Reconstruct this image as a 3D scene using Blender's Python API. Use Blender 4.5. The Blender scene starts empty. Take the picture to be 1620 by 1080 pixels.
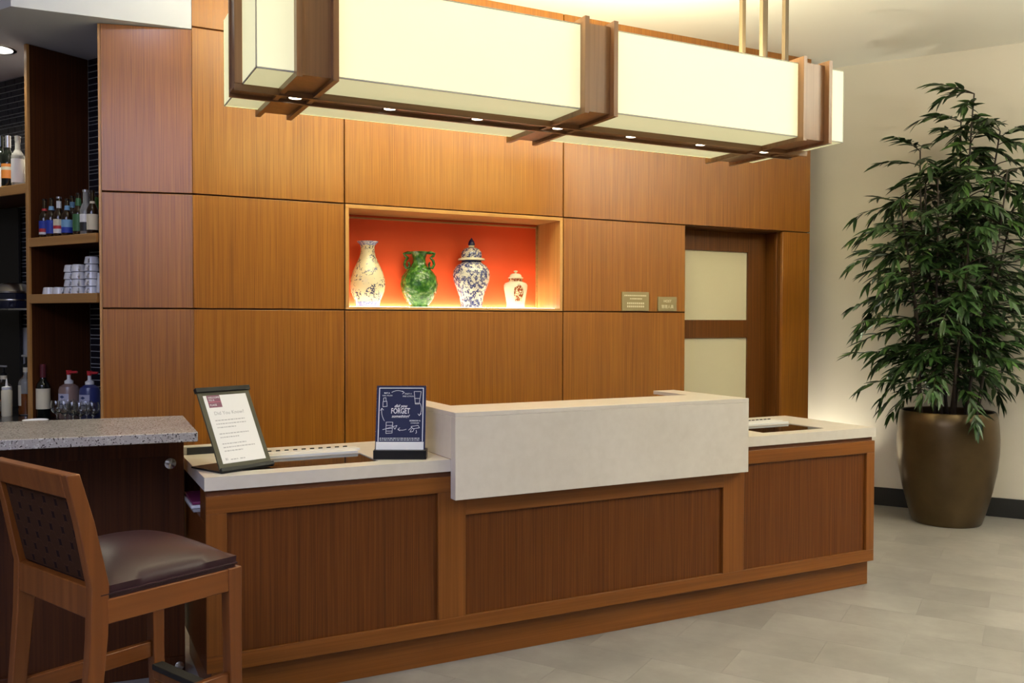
import bpy, bmesh, math, random
from mathutils import Vector, Matrix
random.seed(7)
R = math.radians
scene = bpy.context.scene
COL = scene.collection

# ------------------------------------------------------------------ camera
CAM_F = 1418.99 / 1620 * 36.0
YAW, PITCH, ROLL, EYE = R(62.733), R(-1.35255), R(0.1134), 1.46
r0 = Vector((math.sin(YAW), -math.cos(YAW), 0)); f0 = Vector((math.cos(YAW), math.sin(YAW), 0))
fw = math.cos(PITCH) * f0 + math.sin(PITCH) * Vector((0, 0, 1))
up0 = r0.cross(fw)
ri = math.cos(ROLL) * r0 + math.sin(ROLL) * up0
up = -math.sin(ROLL) * r0 + math.cos(ROLL) * up0
cd = bpy.data.cameras.new('camera'); cam = bpy.data.objects.new('camera', cd); COL.objects.link(cam)
cd.sensor_width = 36.0; cd.lens = CAM_F; cd.clip_start = 0.05
m = Matrix((ri, up, -fw)).transposed().to_4x4(); m.translation = (0, 0, EYE); cam.matrix_world = m
scene.camera = cam

# ------------------------------------------------------------------ world, lights, exposure
w = bpy.data.worlds.new('world'); scene.world = w; w.use_nodes = True
w.node_tree.nodes['Background'].inputs[0].default_value = (1.0, 0.94, 0.80, 1)
w.node_tree.nodes['Background'].inputs[1].default_value = 0.11
vs = scene.view_settings
vs.view_transform = 'Standard'; vs.look = 'None'; vs.gamma = 1.0; vs.use_curve_mapping = False; vs.exposure = 0.0

def area(name, loc, target, sx, sy, power, color):
    d = bpy.data.lights.new(name, 'AREA'); d.shape = 'RECTANGLE'; d.size = sx; d.size_y = sy; d.energy = power; d.color = color
    o = bpy.data.objects.new(name, d); COL.objects.link(o); o.location = loc
    o.rotation_euler = (Vector(target) - Vector(loc)).to_track_quat('-Z', 'Y').to_euler(); return o
def spot(name, loc, target, power, color, angle=80, blend=0.6, radius=0.04, parent=None):
    d = bpy.data.lights.new(name, 'SPOT'); d.energy = power; d.color = color; d.spot_size = R(angle); d.spot_blend = blend; d.shadow_soft_size = radius
    o = bpy.data.objects.new(name, d); COL.objects.link(o); o.location = loc
    o.rotation_euler = (Vector(target) - Vector(loc)).to_track_quat('-Z', 'Y').to_euler()
    if parent: o.parent = parent
    return o
WARM = (1.0, 0.90, 0.58); COOL = (0.66, 0.72, 1.0); SOFT = (1.0, 0.93, 0.74)
# daylight from the lobby windows behind the camera, on its left
area('daylight_window', (-3.0, -2.6, 2.6), (0.0, 5.2, 2.6), 3.6, 1.5, 15, COOL)
# cool ceiling light panel of the bar lounge and a cool washer in front of the soffit
lp_ = area('lounge_ceiling_panel', (-2.1, -0.4, 3.49), (-2.1, -0.4, 0), 3.0, 4.4, 260, (.60, .66, 1.0)); lp_.rotation_euler = (0, 0, 0)
spot('soffit_washer', (0.05, 4.25, 3.47), (0.05, 5.25, 3.1), 11, COOL, 120, 0.9, 0.06)
# added fill spots overhead, unseen, to brighten the floor and desk front
for x, y, p in ((1.6, 1.5, 24), (3.0, 1.5, 48), (4.6, 1.3, 50), (5.2, 2.7, 28), (6.2, 1.6, 50)):
    spot('overhead_fill_spot', (x, y, 3.47), (x, y, 0), p * 2.0, SOFT, 88, 0.9, 0.08)
# added upward fill, out of frame on the right, brightens the ceiling there
area('added_ceiling_fill', (5.6, 0.9, 2.75), (5.6, 0.9, 3.5), 2.0, 0.5, 350, (1, .98, .82))
# recessed wall washers above the panelled wall
for x, p in ((1.50, 12), (2.1, 12), (2.7, 12)):
    spot('wall_washer', (x, 4.42, 3.47), (x, 5.2, 2.55), p * 1.5, WARM, 105, 0.9, 0.06)

# ------------------------------------------------------------------ helpers
class MB:
    def __init__(s): s.v = []; s.f = []
    def add(s, vs_, fs):
        b = len(s.v); s.v += [tuple(q) for q in vs_]; s.f += [tuple(i + b for i in f) for f in fs]; return s
    def box(s, x0, x1, y0, y1, z0, z1):
        return s.add([(x0,y0,z0),(x1,y0,z0),(x1,y1,z0),(x0,y1,z0),(x0,y0,z1),(x1,y0,z1),(x1,y1,z1),(x0,y1,z1)],
                     [(0,3,2,1),(4,5,6,7),(0,1,5,4),(1,2,6,5),(2,3,7,6),(3,0,4,7)])
    def prism(s, poly, z0, z1):
        n = len(poly)
        return s.add([(x,y,z0) for x,y in poly] + [(x,y,z1) for x,y in poly],
                     [tuple(range(n-1,-1,-1)), tuple(range(n,2*n))] + [(i,(i+1)%n,n+(i+1)%n,n+i) for i in range(n)])
    def hexa(s, p8):   # bottom four, top four
        return s.add(p8, [(0,3,2,1),(4,5,6,7),(0,1,5,4),(1,2,6,5),(2,3,7,6),(3,0,4,7)])
    def lathe(s, prof, seg=24, cx=0, cy=0, cz=0, cap0=True, cap1=True):
        b = len(s.v); n = len(prof)
        for r, z in prof:
            for k in range(seg):
                a = 2*math.pi*k/seg; s.v.append((cx + r*math.cos(a), cy + r*math.sin(a), cz + z))
        for i in range(n-1):
            for k in range(seg):
                k2 = (k+1) % seg; s.f.append((b+i*seg+k, b+i*seg+k2, b+(i+1)*seg+k2, b+(i+1)*seg+k))
        if cap0: s.f.append(tuple(b+k for k in range(seg-1,-1,-1)))
        if cap1: s.f.append(tuple(b+(n-1)*seg+k for k in range(seg)))
        return s
    def tube(s, pts, rad, seg=8, caps=True, flat=None):
        pts = [Vector(p) for p in pts]; n = len(pts); b = len(s.v)
        rr = rad if isinstance(rad, (list, tuple)) else [rad]*n
        ref = None
        for i, p in enumerate(pts):
            t = (pts[min(i+1,n-1)] - pts[max(i-1,0)]).normalized()
            if ref is None:
                ref = Vector((0,0,1)) if abs(t.z) < 0.9 else Vector((1,0,0))
            u = (ref - t*ref.dot(t)).normalized(); v = t.cross(u); ref = u
            for k in range(seg):
                a = 2*math.pi*k/seg; q = p + u*(rr[i]*math.cos(a)) + v*(rr[i]*math.sin(a)); s.v.append(tuple(q))
        for i in range(n-1):
            for k in range(seg):
                k2 = (k+1) % seg; s.f.append((b+i*seg+k, b+i*seg+k2, b+(i+1)*seg+k2, b+(i+1)*seg+k))
        if caps:
            s.f.append(tuple(b+k for k in range(seg-1,-1,-1))); s.f.append(tuple(b+(n-1)*seg+k for k in range(seg)))
        return s
    def mesh(s, name, mat=None, smooth=None):
        me = bpy.data.meshes.new(name); me.from_pydata(s.v, [], s.f)
        bm = bmesh.new(); bm.from_mesh(me); bmesh.ops.recalc_face_normals(bm, faces=bm.faces); bm.to_mesh(me); bm.free()
        if mat: me.materials.append(mat)
        if smooth:
            me.polygons.foreach_set('use_smooth', [True]*len(me.polygons)); me.set_sharp_from_angle(angle=R(smooth))
        return me
    def build(s, name, mat, parent=None, smooth=None, bevel=0, xf=None):
        if xf is not None: s.v = [tuple(xf @ Vector(q)) for q in s.v]
        o = bpy.data.objects.new(name, s.mesh(name, mat, smooth)); COL.objects.link(o)
        if parent: o.parent = parent
        if bevel:
            b = o.modifiers.new('bevel', 'BEVEL'); b.width = bevel; b.segments = 2; b.limit_method = 'ANGLE'; b.angle_limit = R(40)
            o.data.polygons.foreach_set('use_smooth', [True]*len(o.data.polygons)); o.data.set_sharp_from_angle(angle=R(35))
        return o
def box(name, mat, b, parent=None, bevel=0.0015): return MB().box(*b).build(name, mat, parent, bevel=bevel)
def empty(name, loc=(0,0,0), rz=0):
    o = bpy.data.objects.new(name, None); COL.objects.link(o); o.location = loc; o.rotation_euler = (0,0,rz); o.empty_display_size = 0.1; return o
def tag(o, label=None, cat=None, group=None, kind=None):
    if label: o['label'] = label
    if cat: o['category'] = cat
    if group: o['group'] = group
    if kind: o['kind'] = kind
    return o
def copy_tree(o, parent=None):
    c = o.copy(); COL.objects.link(c); c.parent = parent
    for ch in list(o.children): copy_tree(ch, c)
    return c
def text_obj(name, body, size, mat, parent, xf, align='CENTER', ext=0.0002, shear=0.0, bold=0.0):
    cu = bpy.data.curves.new(name, 'FONT'); cu.body = body; cu.size = size; cu.align_x = align; cu.align_y = 'CENTER'; cu.extrude = ext; cu.shear = shear; cu.offset = bold
    cu.resolution_u = 3
    t = bpy.data.objects.new(name, cu); me = bpy.data.meshes.new_from_object(t); bpy.data.objects.remove(t)
    me.transform(xf); me.materials.clear(); me.materials.append(mat)
    o = bpy.data.objects.new(name, me); COL.objects.link(o); o.parent = parent; return o
def frame(origin, ex, ey):
    ex = Vector(ex).normalized(); ey = Vector(ey).normalized(); ez = ex.cross(ey)
    mm = Matrix((ex, ey, ez)).transposed().to_4x4(); mm.translation = origin; return mm

# ------------------------------------------------------------------ materials
def base(name, color=(.5,.5,.5), rough=.5, metal=0, **kw):
    mt = bpy.data.materials.new(name); mt.use_nodes = True; nt = mt.node_tree; b = nt.nodes['Principled BSDF']
    b.inputs['Base Color'].default_value = (*color, 1); b.inputs['Roughness'].default_value = rough; b.inputs['Metallic'].default_value = metal
    for k, v in kw.items(): b.inputs[k.replace('_', ' ')].default_value = v
    return mt, nt, b
def plain(name, color, rough=.5, metal=0, **kw):
    mt, nt, b = base(name, color, rough, metal, **kw)
    n = nt.nodes.new('ShaderNodeTexNoise'); n.inputs['Scale'].default_value = 60
    mr = nt.nodes.new('ShaderNodeMapRange'); mr.inputs['To Min'].default_value = max(.02, rough-.03); mr.inputs['To Max'].default_value = rough+.03
    nt.links.new(n.outputs['Fac'], mr.inputs['Value']); nt.links.new(mr.outputs['Result'], b.inputs['Roughness']); return mt
def coords(nt, scale, rnd=0.0):
    tc = nt.nodes.new('ShaderNodeTexCoord'); mp = nt.nodes.new('ShaderNodeMapping'); mp.inputs['Scale'].default_value = scale
    if rnd:
        oi = nt.nodes.new('ShaderNodeObjectInfo'); mul = nt.nodes.new('ShaderNodeMath'); mul.operation = 'MULTIPLY'; mul.inputs[1].default_value = rnd
        nt.links.new(oi.outputs['Random'], mul.inputs[0]); ad = nt.nodes.new('ShaderNodeVectorMath'); ad.operation = 'ADD'
        nt.links.new(tc.outputs['Object'], ad.inputs[0]); nt.links.new(mul.outputs[0], ad.inputs[1]); nt.links.new(ad.outputs[0], mp.inputs['Vector'])
    else: nt.links.new(tc.outputs['Object'], mp.inputs['Vector'])
    return mp.outputs['Vector']
def noise(nt, vec, scale, detail=3, rough=.55):
    n = nt.nodes.new('ShaderNodeTexNoise'); n.inputs['Scale'].default_value = scale; n.inputs['Detail'].default_value = detail; n.inputs['Roughness'].default_value = rough
    nt.links.new(vec, n.inputs['Vector']); return n.outputs['Fac']
def ramp(nt, fac, stops, mode='LINEAR'):
    c = nt.nodes.new('ShaderNodeValToRGB'); c.color_ramp.interpolation = mode; e = c.color_ramp.elements
    while len(e) < len(stops): e.new(0.5)
    for k, (p, col) in enumerate(stops): e[k].position = p; e[k].color = (*col, 1)
    nt.links.new(fac, c.inputs['Fac']); return c.outputs['Color']
def mix(nt, fac, a, b, mode='MIX'):
    n = nt.nodes.new('ShaderNodeMix'); n.data_type = 'RGBA'; n.blend_type = mode
    for sock, val in ((n.inputs['Factor'], fac), (n.inputs['A'], a), (n.inputs['B'], b)):
        if isinstance(val, (int, float)): sock.default_value = val
        elif isinstance(val, tuple): sock.default_value = (*val, 1)
        else: nt.links.new(val, sock)
    return n.outputs['Result']
def bump(nt, b, h, strength, dist=.002):
    n = nt.nodes.new('ShaderNodeBump'); n.inputs['Strength'].default_value = strength; n.inputs['Distance'].default_value = dist
    nt.links.new(h, n.inputs['Height']); nt.links.new(n.outputs['Normal'], b.inputs['Normal'])
def wood(name, dark, mid, light, axis='z', fine=75, rough=.32, contrast=1.0, rnd=31.0, spec=.5, coat=.25):
    mt, nt, b = base(name, mid, rough)
    sc = {'z': (1,1,.012), 'x': (.012,1,1), 'y': (1,.012,1)}[axis]
    v = coords(nt, sc, rnd)
    f = noise(nt, v, fine, 2, .6); g = noise(nt, v, fine*.22, 2, .5)
    c1 = ramp(nt, f, [(.30, dark), (.50, mid), (.72, light)])
    c2 = ramp(nt, g, [(.30, tuple(x*.78 for x in mid)), (.5, mid), (.72, tuple(min(1, x*1.2) for x in mid))])
    nt.links.new(mix(nt, .34, c1, c2), b.inputs['Base Color'])
    bump(nt, b, f, .12, .001)
    b.inputs['Specular IOR Level'].default_value = spec; b.inputs['Coat Weight'].default_value = coat; b.inputs['Coat Roughness'].default_value = .34
    return mt
W_PANEL = wood('panel_veneer', (.155,.044,.003), (.258,.087,.006), (.345,.136,.013), 'z', 170, .30, spec=.5, coat=.55)
W_DESK = wood('desk_veneer', (.060,.0145,.002), (.110,.030,.004), (.160,.050,.008), 'z', 170, .42, spec=.25, coat=.05)
W_RAIL = wood('rail_oak', (.130,.038,.005), (.188,.060,.009), (.24,.083,.014), 'x', 95, .36, spec=.3, coat=.08)
W_STILE = wood('stile_oak', (.130,.038,.005), (.188,.060,.009), (.24,.083,.014), 'z', 95, .36, spec=.3, coat=.08)
W_TRIM = wood('light_oak_trim', (.36,.165,.045), (.46,.23,.07), (.54,.29,.10), 'x', 60, .35)
W_TRIMZ = wood('light_oak_edge', (.36,.165,.045), (.46,.23,.07), (.54,.29,.10), 'z', 60, .35)
W_DARK = wood('dark_bar_veneer', (.034,.009,.002), (.060,.016,.003), (.085,.026,.005), 'z', 90, .5, spec=.2, coat=0)
W_DOOR = wood('door_veneer', (.07,.021,.003), (.12,.039,.006), (.17,.060,.011), 'z', 120, .4, spec=.3, coat=.05)
W_STOOL = wood('stool_beech', (.115,.030,.004), (.165,.047,.007), (.215,.068,.012), 'z', 40, .38, rnd=11, spec=.35, coat=.1)
W_STOOLX = wood('stool_beech_rail', (.115,.030,.004), (.165,.047,.007), (.215,.068,.012), 'x', 40, .38, rnd=11, spec=.35, coat=.1)
W_LAMP = wood('lamp_walnut', (.15,.067,.024), (.225,.105,.040), (.29,.14,.058), 'z', 60, .34)
W_LAMPX = wood('lamp_walnut_beam', (.15,.067,.024), (.225,.105,.040), (.29,.14,.058), 'x', 60, .3)
GROOVE = plain('dark_groove', (.15,.050,.014), .7)
def stone(name, c1, c2, rough=.28):
    mt, nt, b = base(name, c1, rough); v = coords(nt, (1,1,1), 3.0)
    n1 = noise(nt, v, 2.6, 6, .6); n2 = noise(nt, v, 22, 4, .6)
    a = ramp(nt, n1, [(.38, c1), (.62, c2)]); d = ramp(nt, n2, [(.35, tuple(x*.93 for x in c1)), (.65, (1,1,1))])
    nt.links.new(mix(nt, .12, a, d, 'MULTIPLY'), b.inputs['Base Color']); return mt
STONE = stone('cream_stone', (.675,.615,.54), (.72,.66,.585))
def granite():
    mt, nt, b = base('speckled_quartz', (.4,.36,.33), .22); v = coords(nt, (1,1,1))
    n1 = noise(nt, v, 170, 1, .4); n2 = noise(nt, v, 95, 2, .5); n3 = noise(nt, v, 6, 2)
    a = ramp(nt, n3, [(.3, (.33,.30,.28)), (.7, (.40,.37,.345))])
    l = ramp(nt, n2, [(.60, (0,0,0)), (.66, (1,1,1))]); d = ramp(nt, n1, [(.345, (1,1,1)), (.375, (0,0,0))])
    c = mix(nt, l, a, (.52,.49,.46)); c = mix(nt, d, c, (.05,.035,.03)); nt.links.new(c, b.inputs['Base Color']); return mt
GRANITE = granite()
def paint(name, c, rough=.75):
    mt, nt, b = base(name, c, rough); v = coords(nt, (1,1,1)); n = noise(nt, v, 180, 2); bump(nt, b, n, .06, .001)
    g = noise(nt, v, .8, 2); nt.links.new(ramp(nt, g, [(.3, tuple(x*.97 for x in c)), (.7, c)]), b.inputs['Base Color']); return mt
P_WALL = paint('beige_wall_paint', (.62,.56,.46)); P_CEIL = paint('ceiling_paint', (.86,.83,.75)); P_SOFFIT = paint('soffit_paint', (.52,.535,.61)); P_RED = paint('orange_red_niche_paint', (.78,.082,.014), .6)
BASEB = plain('black_baseboard', (.007,.006,.005), .75)
def floor_mat():
    mt, nt, b = base('stone_floor_tile', (.4,.38,.34), .30); v = coords(nt, (1,1,1), 9.0)
    n1 = noise(nt, v, 2.2, 6, .62); n2 = noise(nt, v, 14, 5, .6)
    a = ramp(nt, n1, [(.34, (.195,.181,.166)), (.5, (.232,.216,.199)), (.66, (.275,.257,.237))])
    d = ramp(nt, n2, [(.42, (.93,.93,.93)), (.60, (1.0,1.0,1.0))]); c = mix(nt, .8, a, d, 'MULTIPLY')
    oi = nt.nodes.new('ShaderNodeObjectInfo'); t = ramp(nt, oi.outputs['Random'], [(0, (.965,.965,.97)), (1, (1.03,1.03,1.02))])
    nt.links.new(mix(nt, 1.0, c, t, 'MULTIPLY'), b.inputs['Base Color']); bump(nt, b, n2, .05, .001); return mt
FLOOR = floor_mat(); GROUT = plain('floor_grout', (.217,.202,.186), .5)
TILE = plain('black_glass_tile', (.016,.015,.020), .10); TGROUT = plain('pale_grout', (.60,.58,.56), .8)
BLACK = plain('black_plastic', (.008,.008,.009), .35, Specular_IOR_Level=.25); BLACKM = plain('matte_black', (.015,.014,.014), .6); CHROME = plain('brushed_nickel', (.62,.60,.57), .25, 1.0)
WHITE = plain('white_plastic', (.78,.78,.78), .3); PAPER = plain('white_paper', (.86,.85,.84), .6); CHINA = plain('white_china', (.80,.80,.84), .14)
GREYP = plain('grey_plastic', (.35,.34,.33), .45); OLIVE = plain('olive_grey_frame', (.075,.070,.045), .4, Specular_IOR_Level=.2); GREYINK = plain('pale_grey_ink', (.50,.49,.50), .7)
NAVY = plain('navy_card', (.024,.028,.075), .5, Specular_IOR_Level=.1); PLUM = plain('plum_print', (.20,.065,.115), .5); PINK = plain('pink_print', (.45,.10,.17), .5); INK = plain('white_ink', (.80,.80,.84), .6)
PURPLE = plain('purple_cover', (.22,.03,.10), .3); BRASSP = plain('olive_brass_plaque', (.30,.235,.12), .45, .35); PLINK = plain('plaque_engraving', (.66,.58,.40), .5)
DGLASS = plain('dark_smoked_glass', (.010,.008,.007), .04); FROST = plain('frosted_glass', (.72,.64,.43), .32)
RED = plain('red_plastic', (.52,.02,.03), .35); MAROON = plain('maroon_foil', (.12,.015,.022), .4); SILVER = plain('silver_foil', (.55,.56,.60), .3, .9)
BROWNG = plain('brown_beer_glass', (.022,.010,.004), .06); DARKG = plain('dark_wine_glass', (.006,.008,.006), .05); GREENG = plain('green_bottle_glass', (.03,.10,.02), .07)
L_BLUE = plain('blue_label', (.02,.05,.40), .5); L_RED = plain('red_label', (.52,.03,.04), .5); L_WHITE = plain('white_label', (.78,.78,.80), .6); L_CREAM = plain('cream_label', (.72,.66,.50), .6)
L_ORANGE = plain('orange_label', (.78,.27,.05), .5); L_GREEN = plain('green_label', (.05,.16,.06), .5); L_NAVY = plain('navy_label', (.03,.05,.15), .5); L_GOLD = plain('gold_label', (.70,.40,.08), .5); L_SKY = plain('sky_blue_label', (.20,.40,.65), .5); L_BLACK = plain('black_label', (.02,.02,.02), .5)
AMBER = plain('amber_liquor', (.33,.085,.012), .08); SYRUP = plain('rosy_syrup', (.26,.17,.15), .25); SYRUPB = plain('blue_syrup', (.035,.045,.16), .25); CLEARB = plain('pale_clear_bottle', (.42,.42,.40), .05, Alpha=.55)
def glass(name, c=(1,1,1), rough=.02, ior=1.45):
    return base(name, c, rough, 0, IOR=ior, Transmission_Weight=1.0)[0]
GLASS = glass('clear_glass', (.95,.96,.95))
LEATHER, nt, b = base('brown_leather', (.032,.010,.014), .36, Specular_IOR_Level=.26); bump(nt, b, noise(nt, coords(nt, (1,1,1)), 260, 2), .12, .001)
def weave():
    mt, nt, b = base('oval_pattern_fabric', (.03,.014,.010), .85, Specular_IOR_Level=.08)
    outs = []
    for off in ((0,0,0), (0,.5,.5)):
        tc = nt.nodes.new('ShaderNodeTexCoord'); mp = nt.nodes.new('ShaderNodeMapping'); mp.inputs['Scale'].default_value = (0,14.5,12.5); mp.inputs['Location'].default_value = off
        nt.links.new(tc.outputs['Object'], mp.inputs['Vector'])
        fr = nt.nodes.new('ShaderNodeVectorMath'); fr.operation = 'FRACTION'; nt.links.new(mp.outputs[0], fr.inputs[0])
        sb = nt.nodes.new('ShaderNodeVectorMath'); sb.operation = 'SUBTRACT'; sb.inputs[1].default_value = (0,.5,.5); nt.links.new(fr.outputs[0], sb.inputs[0])
        ln = nt.nodes.new('ShaderNodeVectorMath'); ln.operation = 'LENGTH'; nt.links.new(sb.outputs[0], ln.inputs[0]); outs.append(ln.outputs['Value'])
    mn = nt.nodes.new('ShaderNodeMath'); mn.operation = 'MINIMUM'; nt.links.new(outs[0], mn.inputs[0]); nt.links.new(outs[1], mn.inputs[1])
    nt.links.new(ramp(nt, mn.outputs[0], [(.33, (.040,.016,.007)), (.37, (.060,.025,.012)), (.39, (.014,.006,.005))]), b.inputs['Base Color']); return mt
FABRIC = weave()
def emit(name, base_c, e_c, st, rough=.6):
    return base(name, base_c, rough, 0, Emission_Color=(*e_c,1), Emission_Strength=st)[0]
SHADE = emit('lantern_linen', (.62,.60,.52), (1.0,.95,.52), .66)
SHADE_BOOST = emit('lantern_linen_wall_boost', (.62,.60,.52), (1.0,.96,.36), 2.6)  # wall-facing shade glows stronger than the front, added to gild the panelling
DIFFUSER = emit('lantern_diffuser', (.58,.56,.46), (1.0,.95,.50), .46)
RIM = plain('lantern_seam', (.42,.41,.36), .6)
LED = emit('downlight_led', (1,1,1), (1,.86,.62), 14)
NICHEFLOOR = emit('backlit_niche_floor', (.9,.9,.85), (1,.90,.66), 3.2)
LEDSTRIP = emit('niche_led', (1,1,1), (1,.92,.70), 38)
BRONZE, nt, b = base('bronze_planter', (.09,.06,.026), .32, .75); v = coords(nt, (1,1,1)); nt.links.new(ramp(nt, noise(nt, v, 5, 4), [(.3, (.078,.05,.022)), (.7, (.105,.07,.032))]), b.inputs['Base Color'])
SOIL = plain('soil', (.03,.02,.012), .95)
def leafm():
    mt, nt, b = base('bamboo_leaf', (.03,.09,.02), .42); oi = nt.nodes.new('ShaderNodeObjectInfo'); g = nt.nodes.new('ShaderNodeNewGeometry')
    nt.links.new(ramp(nt, g.outputs['Random Per Island'], [(0, (.010,.026,.006)), (.6, (.022,.058,.011)), (1, (.075,.155,.030))]), b.inputs['Base Color']); return mt
LEAF = leafm(); CANE = plain('bamboo_cane', (.030,.018,.010), .5)
GREENGLAZE, nt, b = base('green_glaze', (.03,.11,.015), .08); v = coords(nt, (1,1,1)); n = noise(nt, v, 26, 3, .5)
nt.links.new(ramp(nt, noise(nt, v, 40, 3), [(.32, (.012,.055,.010)), (.5, (.03,.12,.015)), (.70, (.12,.24,.05))]), b.inputs['Base Color']); bump(nt, b, n, .9, .02)
def porcelain(name, ground, ink1, ink2, sc, th=.045, bl=.62):
    mt, nt, b = base(name, ground, .10); v = coords(nt, (1,1,1), 5.0)
    n1 = noise(nt, v, sc, 2, .5); n2 = noise(nt, v, sc*1.7, 2, .5)
    d = nt.nodes.new('ShaderNodeMath'); d.operation = 'SUBTRACT'; d.inputs[1].default_value = .5; nt.links.new(n1, d.inputs[0])
    ab = nt.nodes.new('ShaderNodeMath'); ab.operation = 'ABSOLUTE'; nt.links.new(d.outputs[0], ab.inputs[0])
    line = ramp(nt, ab.outputs[0], [(th*.5, (1,1,1)), (th*.8, (0,0,0))]); blob = ramp(nt, n2, [(bl, (0,0,0)), (bl+.03, (1,1,1))])
    gate = ramp(nt, noise(nt, v, sc*.45, 1), [(.44, (0,0,0)), (.50, (1,1,1))])
    line = mix(nt, 1.0, line, gate, 'MULTIPLY')
    c = mix(nt, line, ground, ink1); c = mix(nt, blob, c, ink2); nt.links.new(c, b.inputs['Base Color']); return mt
V_CREAM = porcelain('cream_porcelain', (.70,.62,.43), (.05,.055,.12), (.13,.13,.26), 34, .05, .66)
V_BLUE = porcelain('blue_white_porcelain', (.66,.63,.56), (.035,.045,.16), (.085,.10,.28), 85, .17, .61)
V_BAND = porcelain('blue_band_porcelain', (.22,.24,.48), (.65,.65,.72), (.10,.12,.36), 60, .08, .60)
V_COBALT = plain('cobalt_glaze', (.012,.015,.11), .07); V_WHITE = plain('ivory_glaze', (.74,.68,.54), .1)
V_BROWN = porcelain('russet_print', (.72,.62,.42), (.24,.05,.02), (.28,.06,.02), 70, .2, .53)

# ------------------------------------------------------------------ structure
def struct(o, kind='structure'): o['kind'] = kind; return o
# floor: slab + tiles laid parallel to the right-hand wall
struct(MB().box(-6, 10, -4.5, 9, -.12, -.0015).build('floor', GROUT)); floor_o = bpy.data.objects['floor']
FA = R(-57.723); ua = Vector((math.cos(FA), math.sin(FA))); ub = Vector((-math.sin(FA), math.cos(FA)))
TW, TH = .61, .305
tm = MB().box(-TW/2+.0004, TW/2-.0004, -TH/2+.0004, TH/2-.0004, -.02, 0).mesh('floor_tile', FLOOR)
far = MB()
cands = []
for row in range(-4, 30):
    v0 = 4.84 + (row-14)*TH
    for k in range(-12, 12):
        uc = -.51 + TW/2 + k*TW + (TH if (row % 2) else 0); vc = v0 + TH/2
        p = ua*uc + ub*vc
        if -1.6 < p.x < 7.6 and .2 < p.y < 7 and vc < 7.5: cands.append((p, row, k))
def vis(p):
    d = Vector((p.x, p.y, -EYE)); z = d.dot(fw)
    if z < .3: return False
    return -1000 < d.dot(ri)/z*1419 < 1000 and d.dot(up)/z*1419 > -800
near = sorted([c for c in cands if vis(c[0])], key=lambda c: c[0].length)
keep = near[:290]; ks = {(c[1], c[2]) for c in keep}
for p, row, k in keep:
    o = bpy.data.objects.new('floor_tile', tm); COL.objects.link(o); o.location = (p.x, p.y, 0); o.rotation_euler = (0,0,FA); o.parent = floor_o
for p, row, k in cands:
    if (row, k) in ks: continue
    c = [p + ua*(sx*(TW/2-.0004)) + ub*(sy*(TH/2-.0004)) for sx, sy in ((-1,-1),(1,-1),(1,1),(-1,1))]
    far.prism([(q.x, q.y) for q in c], -.02, 0)
struct(far.build('distant_floor_tiles', FLOOR, floor_o), 'stuff')
struct(MB().box(-6, 10, -4.5, 9, 3.5, 3.6).build('ceiling', P_CEIL))
# right-hand wall (at 60 degrees to the panelled wall)
def rw(u, v): p = ua*u + ub*v; return (p.x, p.y)
WV = 7.60
struct(MB().prism([rw(-4.5, WV), rw(5, WV), rw(5, WV+.15), rw(-4.5, WV+.15)], -.05, 3.5).build('wall_right', P_WALL))
struct(MB().prism([rw(-4.4, WV-.014), rw(5, WV-.014), rw(5, WV), rw(-4.4, WV)], 0, .142).build('baseboard_right', BASEB, bevel=.002))
# panelled wall
Y0 = 5.20; T = .022
bk = MB()
for x0, x1, z0, z1 in ((.72,1.585,0,3.5),(1.585,3.05,0,1.53),(1.585,3.05,2.14,3.5),(3.05,4.075,0,3.5),(4.075,5.034,2.155,3.5),(5.034,5.30,0,3.5)):
    bk.box(x0, x1, Y0+T, Y0+.20, z0, z1)
wall_back = struct(bk.build('wall_back', GROOVE))
g = .004
def panel(x0, x1, z0, z1, mat=W_PANEL): return box('wood_panel', mat, (x0+(g if x0 > .8 else -.006), x1-g, Y0, Y0+T+.002, z0+g, z1-g), wall_back, .002)
for x0, x1, z0, z1 in ((.711,1.56,0,1.52),(.711,1.56,1.52,2.15),(.711,1.56,2.15,3.062),(.711,1.56,3.062,3.505),
                       (1.56,3.065,0,1.52),(1.56,3.065,2.15,3.062),(1.56,3.065,3.062,3.505),
                       (3.065,4.09,0,1.52),(3.065,4.09,1.52,2.15),(3.065,5.31,2.15,3.062),(3.065,5.31,3.062,3.505),(5.02,5.31,0,2.15)):
    panel(x0, x1, z0, z1)
# niche
NB = 5.515
trim = MB(); y0, y1 = Y0-.004, NB
x0, x1, z0, z1 = 1.565, 3.06, 1.523, 2.147
box('niche_frame_side', W_TRIMZ, (x0, x0+.022, y0, y1, z0+.016, z1-.022), wall_back)
box('niche_frame_side', W_TRIMZ, (x1-.022, x1, y0, y1, z0+.016, z1-.022), wall_back)
box('niche_frame_top', W_TRIM, (x0, x1, y0, y1, z1-.022, z1), wall_back)
box('niche_frame_sill', W_TRIM, (x0, x1, y0, y1, z0, z0+.016), wall_back)
box('niche_back', P_RED, (x0+.02, x1-.02, NB, NB+.02, z0, z1), wall_back, 0)
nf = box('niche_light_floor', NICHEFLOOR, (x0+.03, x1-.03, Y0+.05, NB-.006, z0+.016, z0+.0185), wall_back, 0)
box('niche_led_strip', LEDSTRIP, (x0+.03, x1-.03, NB-.022, NB-.010, z0+.0186, z0+.0225), wall_back, 0)
fr = MB()
for b_ in ((x0+.022,x1-.022,NB-.012,NB,z1-.046,z1-.036),(x1-.034,x1-.024,NB-.012,NB,z0+.02,z1-.03),(x0+.024,x0+.034,NB-.012,NB,z0+.02,z1-.03)): fr.box(*b_)
fr.build('niche_bead', W_TRIM, wall_back)
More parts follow.
